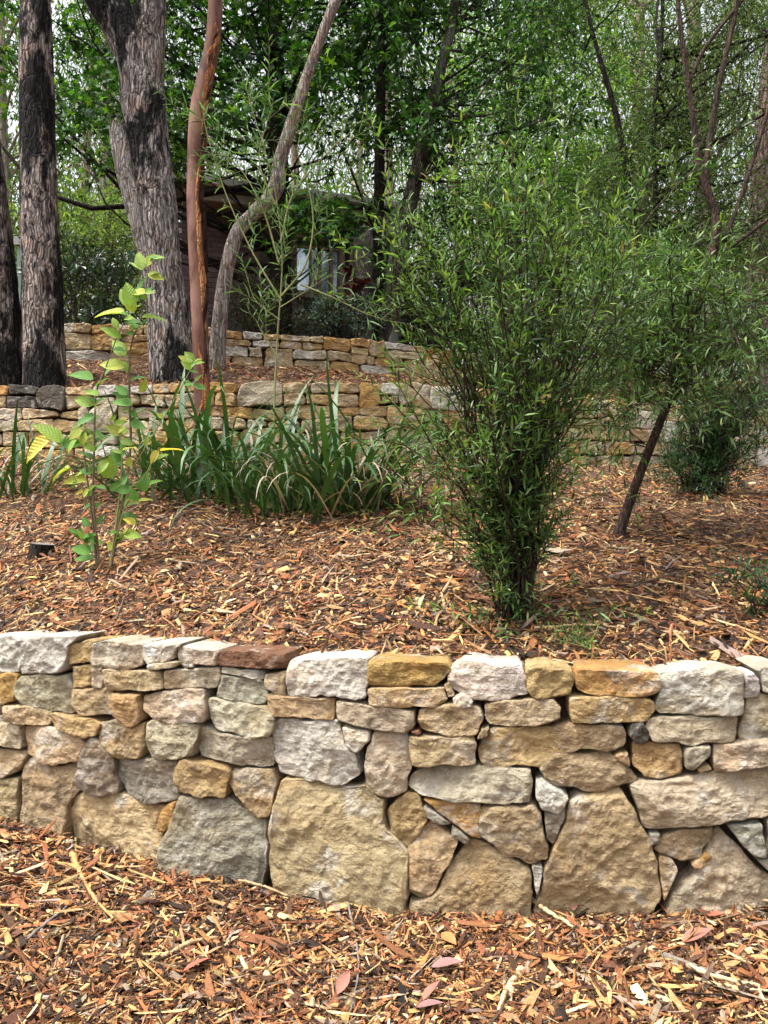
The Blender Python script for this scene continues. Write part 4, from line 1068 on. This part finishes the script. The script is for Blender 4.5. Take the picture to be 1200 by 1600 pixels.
def arcs(base, targets, r, jb=.05, lift=.6):
    st = []
    for e in targets:
        s = Vector((base[0] + r.normal() * jb, base[1] + r.normal() * jb, base[2] - .03)); v = e - s
        m = s + Vector((v.x * .22, v.y * .22, v.z * lift)) + Vector((r.normal() * .03, r.normal() * .03, 0))
        st.append([s, m, e])
    return st
GP = [(.048, .11, .026), (.080, .16, .040), (.125, .21, .055), (.024, .052, .018), (.20, .29, .13)]
GT = ([(.15, .25, .045), (.22, .31, .06), (.28, .24, .06), (.11, .22, .05)], [3, 2, .5, 3])
r = np.random.default_rng(51)
base = G(803, 968)
tab = [(310, 725, 850), (370, 670, 920), (440, 630, 980), (500, 640, 990), (560, 670, 920), (630, 720, 850)]
tg = table_targets(tab, 31, base.y, .26, r) + [P(q[0], q[1], base.y + q[2]) for q in ((722, 240, .1), (800, 235, 0), (905, 320, .2), (645, 350, -.1), (610, 395, -.2), (605, 470, -.1), (640, 600, 0), (690, 680, 0), (1000, 430, .3), (985, 520, .3), (930, 600, .2), (820, 310, -.2), (745, 850, -.1), (760, 900, -.1), (845, 860, -.1), (720, 750, -.1), (860, 740, .1), (785, 930, -.1), (830, 930, -.1), (622, 640, -.1), (612, 735, -.15), (650, 780, -.2), (625, 690, .1), (672, 820, -.2), (655, 560, .2), (1010, 480, .4), (965, 560, .3), (905, 640, .2), (775, 962, -.12), (800, 985, -.2), (832, 985, -.16), (852, 965, -.1), (762, 985, -.1))] + [P(758, 275, 3.3), P(618, 412, 3.3), P(690, 340, 3.3), P(640, 470, 3.2), P(860, 330, 3.5), P(960, 345, 3.6)]
st = []
for e in tg:
    s0 = Vector((base[0] + r.normal() * .03, base[1] + r.normal() * .03, base[2] - .03)); v = e - s0
    if v.z > .75: st.append([s0, s0 + Vector((v.x * .05 + r.normal() * .03, v.y * .05 + r.normal() * .03, v.z * .26)), s0 + Vector((v.x * .22 + r.normal() * .03, v.y * .25, v.z * .52)), s0 + Vector((v.x * .6, v.y * .6, v.z * .80)), e])
    else: st.append([s0, s0 + Vector((v.x * .15, v.y * .15, v.z * .5)), e])
st.append([Vector(P(860, 640, 3.5)), P(930, 470, 3.6), P(1030, 320, 3.7), P(1160, 198, 3.8)])
S1, sb = feathery('feathery_shrub', 'large feathery bright green shrub growing just behind the front wall', base, st, 10.5, .25, .058, .0086, GP, [3, 3, 3, 2.4, 1.2], GT, 'bark_stem', 52, t0=.16, tip_bias=.66, r0=.0075, spacing=.0135)

# tall leaning stem tree on the right
r = np.random.default_rng(61)
b9 = G(968, 838)
d9 = b9.y
r9, b9 = eucalypt('leaning_willow_tree', 'slender dark leaning tree with narrow leaves on the bank at right',
    [[(966, 846, 10.5), (978, 800, 8), (1000, 740, 7), (1028, 668, 6.5), (1056, 596, 6.5), (1078, 520, 7), (1100, 440, 7), (1118, 370, 6.5), (1119, 335, 6.5), (1102, 290, 6), (1090, 240, 4.5), (1077, 140, 4), (1064, 50, 3.5), (1055, -60, 3), (1045, -260, 2)],
     [(1100, 288, 5), (1108, 225, 4.5), (1122, 140, 4), (1140, 60, 3.8), (1152, -5, 3.5), (1170, -200, 2)],
     [(1085, 500, 4.5), (1110, 410, 4), (1150, 330, 3.5), (1200, 175, 3), (1240, 60, 2)],
     [(1030, 470, 3), (1090, 420, 3.5), (1150, 380, 3), (1230, 320, 2.5)],
     [(1076, 130, 3), (1105, 70, 3), (1160, 0, 2.5)]], d9, 'bark_stem', nring=110, nseg=14, amp=.05, seed=43.0, flare=.35)
spine = [P(1040, 640, d9), P(1056, 596, d9), P(1078, 520, d9), P(1100, 440, d9), P(1015, 700, d9)]
tab = [(400, 960, 1120), (450, 890, 1230), (510, 870, 1260), (570, 870, 1260), (630, 900, 1250), (680, 960, 1240)]
st = []
for e in table_targets(tab, 88, d9, .42, r):
    s = spine[r.integers(0, 4)]; v = e - s; st.append([s, s + v * .5 + Vector((0, 0, .06)), e])
for e in (P(960, 720, d9), P(905, 700, d9), P(930, 660, d9), P(1000, 770, d9 - .1)): 
    s = spine[4]; st.append([s, (s + e) / 2 + Vector((0, 0, .05)), e])
def feathery_onto(root, b, *a, **k):
    global thing
    keep = thing; thing = lambda *q, **w: root
    try: feathery('x', 'x', b, *a, **k)
    finally: thing = keep
feathery_onto(r9, b9, st, 14, .2, .065, .0095, [(.046, .10, .026), (.078, .15, .04), (.115, .195, .06), (.022, .048, .018), (.19, .27, .14)], [3, 3, 2, 2, 1.5], GT, 'bark_stem', 62, t0=.3, spacing=.016, tip_bias=.8, r0=.006)

# dark rounded shrub at right, small one at the right edge
r = np.random.default_rng(71); base = G(1105, 772)
st = arcs(base, table_targets([(620, 1050, 1190), (690, 1035, 1205), (740, 1040, 1195), (765, 1050, 1180)], 52, base.y, .22, r), r, .06, .5)
feathery('dark_shrub', 'dense dark rounded shrub on the bank at the right', base, st, 26, .16, .05, .0085, [(.02, .055, .022), (.035, .085, .03), (.05, .11, .04), (.012, .03, .015)], [3, 3, 2, 2], GT, 'bark_stem', 72, spacing=.011, tip_bias=.9)
r = np.random.default_rng(73); base = G(1200, 965)
st = arcs(base, [P(1150, 905, base.y), P(1165, 885, base.y), P(1190, 895, base.y + .1), P(1215, 880, base.y), P(1235, 910, base.y), P(1170, 935, base.y - .1), P(1250, 930, base.y)], r, .02, .5)
feathery('low_shrub', 'low dark sprig of narrow leaves at the right edge of the bank', base, st, 26, .1, .05, .008, [(.02, .06, .022), (.035, .09, .03), (.05, .12, .04)], [3, 3, 2], GT, 'bark_stem', 74, spacing=.012, tip_bias=.9)
r = np.random.default_rng(75); base = G(905, 1012)
st = arcs(base, [P(880, 985, base.y), P(905, 970, base.y), P(930, 990, base.y), P(890, 1005, base.y - .1), P(915, 1020, base.y - .1)], r, .02, .5)
feathery('seedling', 'small green seedling in the mulch just behind the front wall', base, st, 26, .06, .04, .006, GP, [3, 3, 2, 2, 1], GT, 'twig_green', 76, spacing=.012, tip_bias=.7)

# willowy sapling in front of the house
d = 6.45; base = Vector(gp(428, d))
main = [(428, 700), (429, 620), (434, 520), (439, 455)]
st = [[P(*q, d) for q in main + [(441, 400), (436, 340), (424, 270), (400, 190), (388, 150)]]]
st += [[P(*q, d - .05) for q in pth] for pth in ([(440, 462), (475, 418), (489, 360), (484, 300), (466, 240), (470, 205)], [(440, 470), (412, 425), (385, 375), (352, 300), (325, 215), (318, 180)],
      [(436, 410), (412, 330), (380, 270), (345, 235)], [(470, 445), (520, 465), (565, 487), (605, 502)], [(437, 500), (400, 470), (385, 430)], [(438, 480), (470, 460), (500, 440)], [(434, 560), (410, 520), (400, 500)],
      [(438, 380), (460, 300), (520, 230), (545, 210)], [(430, 320), (405, 250), (420, 180)])]
feathery('willowy_sapling', 'thin sapling with sparse narrow leaves standing before the middle wall', base, st, 9, .28, .11, .013, [(.09, .18, .07), (.13, .23, .10), (.18, .28, .15), (.06, .12, .04)], [3, 3, 2, 2], ([(.2, .28, .06), (.14, .22, .05)], [1, 1]), 'twig_green', 82, t0=.3, spacing=.026, r0=.010, tip_bias=.85, cat='sapling')

# ------------------------------------------------------------------ yellow-green sapling, leaf by leaf
def sapling():
    Z = lambda x, y: (x / 2.9625, 380 + y / 2.9625)
    base = G(162, 892); d = base.y
    t = thing('citrus_sapling', 'young bright yellow green broad leaved sapling on the left of the bank', 'sapling', base)
    stems = [([(450, 1520), (430, 1300), (405, 1100), (380, 930), (350, 870)], .007), ([(465, 1520), (432, 1200), (436, 950), (445, 700), (480, 600), (540, 440), (600, 320)], .007),
             ([(510, 1500), (555, 1150), (560, 920), (500, 800)], .006), ([(515, 1490), (600, 1000), (598, 700), (605, 480), (650, 350), (680, 180), (690, 60)], .008),
             ([(420, 1250), (330, 1050), (290, 930), (225, 905)], .004), ([(520, 1430), (600, 1150), (660, 1090), (735, 960)], .004), ([(560, 1130), (700, 900), (820, 700), (890, 570), (900, 545)], .0035),
             ([(510, 1450), (570, 1350), (620, 1300)], .003), ([(455, 1480), (400, 1400), (360, 1330)], .003)]
    sm = {}
    k = 0
    for pts, rr in stems:
        k += 1; pp = []
        for i, q in enumerate(pts): px, py = Z(*q); pp.append(tuple(P(px, py, d + .06 * math.sin(k * 1.9) * i / len(pts))))
        S = smooth_path(pp, 30); V, F = tube_arrays(S, np.linspace(rr, .0022, 30), 7)
        obj('stem', mesh_np('stem', to_local(V, base), F, smooth=True), M['twig_green'] if rr < .0065 else M['sapstem'], t, base)
    A = [((660,120),(640,40),'l'),((670,110),(708,42),'y'),((655,125),(605,82),'l'),((690,150),(738,128),'g'),((600,300),(560,205),'l'),((610,290),(597,190),'l'),((640,270),(655,165),'g'),((580,330),(450,312),'y'),((545,395),(518,340),'l'),((575,350),(622,345),'l'),
         ((655,345),(758,332),'l'),((600,392),(650,375),'g'),((560,440),(486,393),'l'),((585,522),(508,438),'l'),((575,575),(462,548),'y'),((485,617),(530,562),'g'),((432,632),(338,597),'g'),((445,667),(497,617),'g'),((455,707),(392,672),'l'),
         ((440,747),(338,712),'l'),((455,737),(428,775),'y'),((590,702),(535,655),'g'),((612,752),(520,720),'g'),((655,692),(678,635),'y'),((440,800),(340,832),'g'),((428,832),(448,790),'g'),((592,808),(525,875),'Y'),((567,887),(496,842),'y'),
         ((228,915),(84,990),'Y'),((287,922),(196,835),'l'),((372,860),(332,905),'y'),((390,860),(440,882),'y'),((440,932),(495,875),'g'),((357,908),(317,965),'l'),((440,962),(472,925),'g'),((328,1040),(228,1074),'y'),((478,1085),(540,980),'l'),
         ((402,1102),(300,1092),'y'),((490,1137),(450,1118),'g'),((508,1142),(557,1112),'g'),((386,1150),(340,1158),'Y'),((742,962),(846,942),'Y'),((737,963),(684,1016),'Y'),((640,1192),(606,1130),'g'),((658,1150),(684,1066),'g'),((690,1122),(742,1088),'g'),
         ((640,1196),(702,1178),'y'),((640,1202),(580,1202),'l'),((412,1312),(383,1268),'g'),((450,1302),(484,1256),'g'),((372,1362),(336,1316),'g'),((400,1392),(413,1346),'g'),((627,1302),(582,1268),'Y'),((422,1432),(340,1402),'g'),((432,1462),(350,1452),'g'),
         ((900,552),(928,532),'l'),((888,562),(838,522),'y'),((900,660),(848,650),'g'),((900,660),(954,668),'g'),((905,642),(930,608),'l'),((880,652),(856,632),'g'),((600,600),(575,545),'l'),((620,320),(600,240),'y'),((560,1010),(520,960),'g'),
         ((430,1000),(380,960),'g'),((600,780),(640,800),'g'),((590,860),(560,880),'l'),((680,260),(650,240),'l'),((445,870),(475,905),'g'),((500,1010),(455,1060),'l')]
    for pts, rr in stems:
        S2 = smooth_path([(q[0], q[1], 0) for q in pts], 60)
        for k in range(15 if rr > .005 else 7):
            q = S2[random.randrange(5, 60)]; an = random.uniform(-.5, 3.64); ll = random.uniform(36, 84)
            A.append(((q[0], q[1]), (q[0] + math.cos(an) * ll, q[1] - math.sin(an) * ll * .8), random.choice('ggglly')))
    me = {}
    for c, (c1, c2) in {'g': ((.07, .20, .025), (.13, .30, .045)), 'l': ((.20, .34, .045), (.30, .43, .07)), 'y': ((.33, .40, .05), (.42, .46, .07)), 'Y': ((.58, .48, .05), (.66, .54, .09))}.items():
        mt = mat_solidleaf('sapling_leaf_' + c, c1, c2, .45, .38, 3.0, True)
        # ovate blade with a folded midrib, 10 rows
        Vv, Ff = [], []; n = 10
        for i in range(n + 1):
            s = i / n; wv = .33 * (math.sin(math.pi * min(1, s * 1.02) ** .8) ** .75) * (1 - .25 * s) if 0 < i < n else 0.0
            zz = -.32 * s ** 2.2
            for jj, f in enumerate((-1, -.5, 0, .5, 1)):
                Vv.append((s, f * wv, zz + .13 * abs(f) ** 1.3 * (wv / .33) + .02 * math.sin(9 * s) * abs(f)))
        for i in range(n):
            for jj in range(4): a = i * 5 + jj; Ff.append((a, a + 5, a + 6, a + 1))
        m2 = mesh_py('leaf', Vv, Ff, True); m2.materials.append(mt); me[c] = m2
    for p0, p1, c in A:
        a = P(*Z(*p0), d + random.uniform(-.05, .05)); e = P(*Z(*p1), a.y); L = (e - a).length
        e = e + Vector((0, random.uniform(-.5, .15) * L, 0)); X = (e - a); ln = X.length * 1.05; X.normalize()
        N0 = Vector((random.gauss(0, .4), -.75 + random.gauss(0, .3), .7 + random.gauss(0, .3))); Y = N0.cross(X).normalized(); N = X.cross(Y)
        m = Matrix((X, Y, N)).transposed().to_4x4() @ Matrix.Diagonal((ln, ln * random.uniform(.85, 1.15), ln * random.uniform(.5, 1.1), 1))
        o = bpy.data.objects.new('leaf', me[c]); COL.objects.link(o); o.parent = t
        m.translation = a - base; o.matrix_local = m
M['sapstem'] = mat_plain('sapling_stem', (.10, .065, .045), (.19, .15, .09), 30, .75)
sapling()

# ------------------------------------------------------------------ strap leaved plants
def strap_mesh(L, w, bend, lean, seed, fold=.25):
    r = random.Random(seed); n = 11; x = z = 0; a = lean; V = []
    for i in range(n + 1):
        s = i / n; ww = w * min(1, .45 + 2.2 * s) * (1 - s ** 3.0) ** .8 + .0008; tw = .35 * math.sin(s * 2 + seed)
        V += [(x - fold * 0 * ww, -ww * math.cos(tw), z + fold * ww - ww * math.sin(tw) * .3), (x, 0, z), (x, ww * math.cos(tw), z + fold * ww + ww * math.sin(tw) * .3)]
        x += L / n * math.sin(a); z += L / n * math.cos(a); a += bend * (s ** 1.3) * 2.2 / n
    F = [(i * 3 + j, i * 3 + j + 1, i * 3 + j + 4, i * 3 + j + 3) for i in range(n) for j in range(2)]
    return mesh_py('leaf', V, F, True)
m_strap = mat_solidleaf('strap_leaf', (.014, .045, .012), (.055, .13, .03), .5, .18, 6.0)
m_strap2 = mat_solidleaf('strap_leaf_bright', (.06, .17, .03), (.13, .28, .05), .38, .25, 6.0)
m_strapd = mat_solidleaf('strap_leaf_dead', (.20, .15, .11), (.36, .30, .24), .8, .15, 6.0)
blades = [strap_mesh(1, .0145, b, l, i) for i, (b, l) in enumerate(((.7, .25), (1.4, .4), (2.0, .5), (2.6, .6), (3.2, .5), (2.2, .9), (2.8, .8), (1.6, .8), (3.0, .3)))]
brights = [strap_mesh(1, .018, b, l, i + 9) for i, (b, l) in enumerate(((1.0, .35), (1.8, .4), (.6, .3)))]
deads = [strap_mesh(1, .008, b, l, i + 20, .1) for i, (b, l) in enumerate(((2.6, .7), (3.0, .5), (2.2, .9)))]
for me in blades: me.materials.append(m_strap)
for me in brights: me.materials.append(m_strap2)
for me in deads: me.materials.append(m_strapd)
def strap_plant(label, px, py, nb, size, ndead, nbright, spread=.10, wide=1.0, seed=0, lean=(0, 0)):
    r = random.Random(seed); b = G(px, py)
    t = thing('strap_leaved_plant', label, 'plant', b, 'strap leaved plants along the middle wall')
    def leafy(me, s, z=0):
        o = bpy.data.objects.new('leaf', me); COL.objects.link(o); o.parent = t
        x, y = r.gauss(0, spread), r.gauss(0, spread * .6)
        o.location = (x, y, float(ground_z(b.x + x, b.y + y)) - b.z - .01 + z); a = math.atan2(y + lean[1], x + lean[0]) + r.gauss(0, .8) if r.random() < .7 else r.uniform(0, 6.28)
        o.rotation_euler = (r.gauss(0, .1), r.gauss(0, .12), a); o.scale = (s, s * wide * r.uniform(.8, 1.2), s)
    for k in range(nb): leafy(r.choice(blades), size * r.uniform(.55, 1.12))
    for k in range(nbright): leafy(r.choice(brights), size * r.uniform(.3, .6))
    for k in range(ndead): leafy(r.choice(deads), size * r.uniform(.5, .85), .06)
strap_plant('drooping dark strap leaved clump at the left edge below the scorched trunks', 30, 772, 44, .78, 22, 0, .18, 1.2, 1)
strap_plant('strap leaved clump just behind the yellow green sapling', 238, 765, 56, .84, 8, 0, .18, 1.3, 2)
strap_plant('tall strap leaved clump at the foot of the smooth red trunk', 335, 775, 100, 1.04, 10, 3, .19, 1.3, 3)
strap_plant('bright green strap leaved clump in the middle of the row', 440, 800, 84, .84, 8, 22, .20, 1.2, 4)
strap_plant('large dark strap leaved clump with dead grey skirt, rightmost of the row', 540, 800, 112, 1.04, 80, 6, .21, 1.2, 5)

# ------------------------------------------------------------------ stump, sticks, leaves on the mulch
b = G(65, 868); t = thing('cut_stump', 'small dark cut stump in the mulch left of the sapling', 'stump', b)
S = np.array([(0, 0, -.05), (0, 0, .0), (0.005, 0, .04), (.008, 0, .07)]); V, F = tube_arrays(S, [.085, .08, .072, .07], 22, lambda p, th: .12 * fbm(p * 30, 2))
obj('side', mesh_np('side', V, F, smooth=True), M['bark_dark'], t, b)
ring = V[-22:]; obj('cut_face', mesh_py('cut_face', list(ring * [.99, .99, 1]) + [(.008, 0, .066)], [(i, (i + 1) % 22, 22) for i in range(22)]), mat_plain('weathered_cut', (.09, .07, .06), (.2, .17, .15), 40, .9, .004), t, b)

m_st = {'orange': mat_plain('split_wood', (.36, .15, .05), (.55, .28, .11), 25, .8, .004, (1, 1, 1)), 'grey': mat_plain('grey_stick', (.10, .085, .075), (.22, .19, .17), 30, .85, .003),
        'pale': mat_plain('pale_stick', (.36, .26, .14), (.55, .42, .25), 25, .8, .004), 'tan': mat_plain('tan_stick', (.26, .17, .09), (.42, .29, .16), 25, .8, .004), 'dark': mat_plain('dark_stick', (.05, .03, .022), (.12, .08, .055), 25, .85, .003)}
def stick(label, paths, rad, mk, lift=.02, flat=1.0, name='fallen_stick'):
    q0 = G(*paths[0][0]); t = thing(name, label, 'stick', q0)
    for i, pth in enumerate(paths):
        pts = []
        for k, (px, py) in enumerate(pth):
            g = G(px, py); g.z += lift + random.uniform(0, .012); pts.append(tuple(g))
        S = smooth_path(pts, 26); S[:, :3] += .004 * rng.normal(size=(26, 3)).cumsum(0) * .3
        V, F = tube_arrays(S, np.linspace(rad, rad * .45, 26) * (1 + .15 * rng.normal(size=26)), 8, lambda p, th: .25 * fbm(p * 45, 2))
        obj('branch' if i else 'shaft', mesh_np('stick', to_local(V, q0), F, smooth=True), m_st[mk], t, q0)
stick('orange split forked branch on the mulch at lower left', [[(112, 1345), (128, 1378), (150, 1415), (178, 1452)], [(126, 1370), (105, 1366), (84, 1360)]], .010, 'orange')
stick('grey stick lying left of the orange forked branch', [[(28, 1490), (75, 1455), (105, 1425), (132, 1388)]], .007, 'grey')
stick('tan stick lying in the lower left mulch below the grey boulder', [[(228, 1520), (270, 1500), (310, 1485), (352, 1476)]], .010, 'tan')
stick('thin grey upright looking twig below the largest boulder', [[(543, 1425), (556, 1480), (560, 1530), (546, 1600)]], .005, 'grey', .03)
stick('reddish twig leaning at the foot of the grey boulder', [[(372, 1400), (405, 1410), (450, 1425)]], .006, 'tan', .06)
stick('long straw coloured bark strip along the foot of the wall at right', [[(935, 1418), (1010, 1416), (1060, 1412), (1140, 1418), (1215, 1422)]], .010, 'pale', .03)
stick('short straw stick leaning below the pointed boulder', [[(830, 1424), (860, 1448), (894, 1474)]], .009, 'pale', .04)
stick('long pale branch lying at the lower right', [[(1015, 1492), (1060, 1512), (1110, 1540), (1205, 1556)]], .012, 'pale')
stick('pale thin stick under the long branch at the lower right', [[(1085, 1545), (1140, 1556), (1210, 1568)]], .007, 'pale')
stick('pale forked branch at the bottom edge right of centre', [[(818, 1528), (796, 1562), (782, 1606)], [(800, 1556), (806, 1580)]], .012, 'pale')
stick('thin stick lying left of the wall foot on the left', [[(0, 1402), (60, 1385), (110, 1370)]], .005, 'tan')
stick('dark twig on the mulch in the lower left corner', [[(110, 1596), (180, 1570), (270, 1560)]], .005, 'dark')
stick('tan stick lying on the bank beside the base of the feathery shrub', [[(748, 1028), (772, 1000), (788, 960)]], .007, 'tan')
stick('long pale stick on the bank right of the feathery shrub', [[(835, 992), (900, 990), (965, 996)]], .008, 'tan')
stick('dark arching twig lying on the bank at the right', [[(985, 935), (1040, 915), (1090, 900)]], .006, 'dark', .04)
stick('curved grey stick on the bank below the leaning tree', [[(1040, 900), (1058, 885), (1072, 880)]], .006, 'grey', .03)
stick('dark straight twig on the left of the bank behind the wall', [[(180, 990), (192, 955), (205, 925)]], .006, 'dark', .05)
stick('pale stick on the middle of the bank', [[(540, 880), (585, 872), (640, 882)]], .007, 'pale')
stick('dark stick lying below the strap leaved plants', [[(330, 840), (400, 850), (470, 842)]], .006, 'dark', .03)

m_lf = {'pink': mat_plain('pink_leaf', (.20, .08, .06), (.28, .14, .10), 20, .6), 'red': mat_plain('red_leaf', (.24, .06, .04), (.34, .12, .07), 20, .6), 'yellow': mat_plain('yellow_leaf', (.55, .42, .12), (.62, .52, .22), 20, .6),
        'mauve': mat_plain('mauve_leaf', (.17, .09, .085), (.24, .14, .13), 20, .6), 'orange': mat_plain('orange_leaf', (.32, .11, .035), (.42, .18, .06), 20, .6)}
LV = [(s, f * .2 * math.sin(math.pi * s ** .85) , .10 * math.sin(s * 3) + .06 * abs(f)) for s in np.linspace(0, 1, 9) for f in (-1, 0, 1)]
LF = [(i * 3 + j, i * 3 + j + 3, i * 3 + j + 4, i * 3 + j + 1) for i in range(8) for j in range(2)]
for label, px, py, ln, ang, mk, wide in (
    ('pink leaf lying below the pointed boulder', 898, 1440, .07, 1.3, 'pink', 1.5), ('red leaf on the mulch near the right edge', 1105, 1448, .07, -.3, 'red', 1.2), ('broad pink leaf on the mulch at the right', 1066, 1492, .13, .15, 'pink', 1.3),
    ('long mauve leaf at the bottom right of centre', 672, 1532, .13, .05, 'mauve', 1.1), ('pale pink curled leaf near the bottom centre', 662, 1585, .11, .9, 'pink', 1.1), ('mauve leaf at the bottom edge near the centre', 650, 1596, .10, .1, 'mauve', 1.4),
    ('orange bark flake right of centre in the front mulch', 690, 1475, .10, -1.0, 'orange', 1.3), ('red leaf in the front mulch left of centre', 285, 1540, .12, .7, 'red', .9), ('pink leaf in the front mulch below the largest boulder', 525, 1575, .12, 1.2, 'pink', 1.0),
    ('yellow leaf on the bank behind the wall at the left', 38, 916, .08, .2, 'yellow', 1.6), ('orange leaf lying on the bank at the right', 980, 884, .12, -.1, 'orange', 1.3), ('pink leaf on the left of the bank', 265, 940, .11, .1, 'pink', 1.2),
    ('yellow leaf fallen right of the sapling', 250, 905, .06, .6, 'yellow', 1.6), ('red leaf on the bank at the centre', 470, 960, .09, .5, 'red', 1.0), ('dark red leaf below the strap leaved plants', 300, 770, .16, 1.1, 'red', .9)):
    g = G(px, py); g.z += .035
    me = mesh_py('fallen_leaf', LV, LF, True)
    o = obj('fallen_leaf', me, m_lf[mk], None, g, rot=(random.gauss(0, .2), -.15 + random.gauss(0, .1), ang), scale=(ln * .85, ln * wide * .8, ln * .8)); tag(o, label, 'leaf', 'fallen leaves')
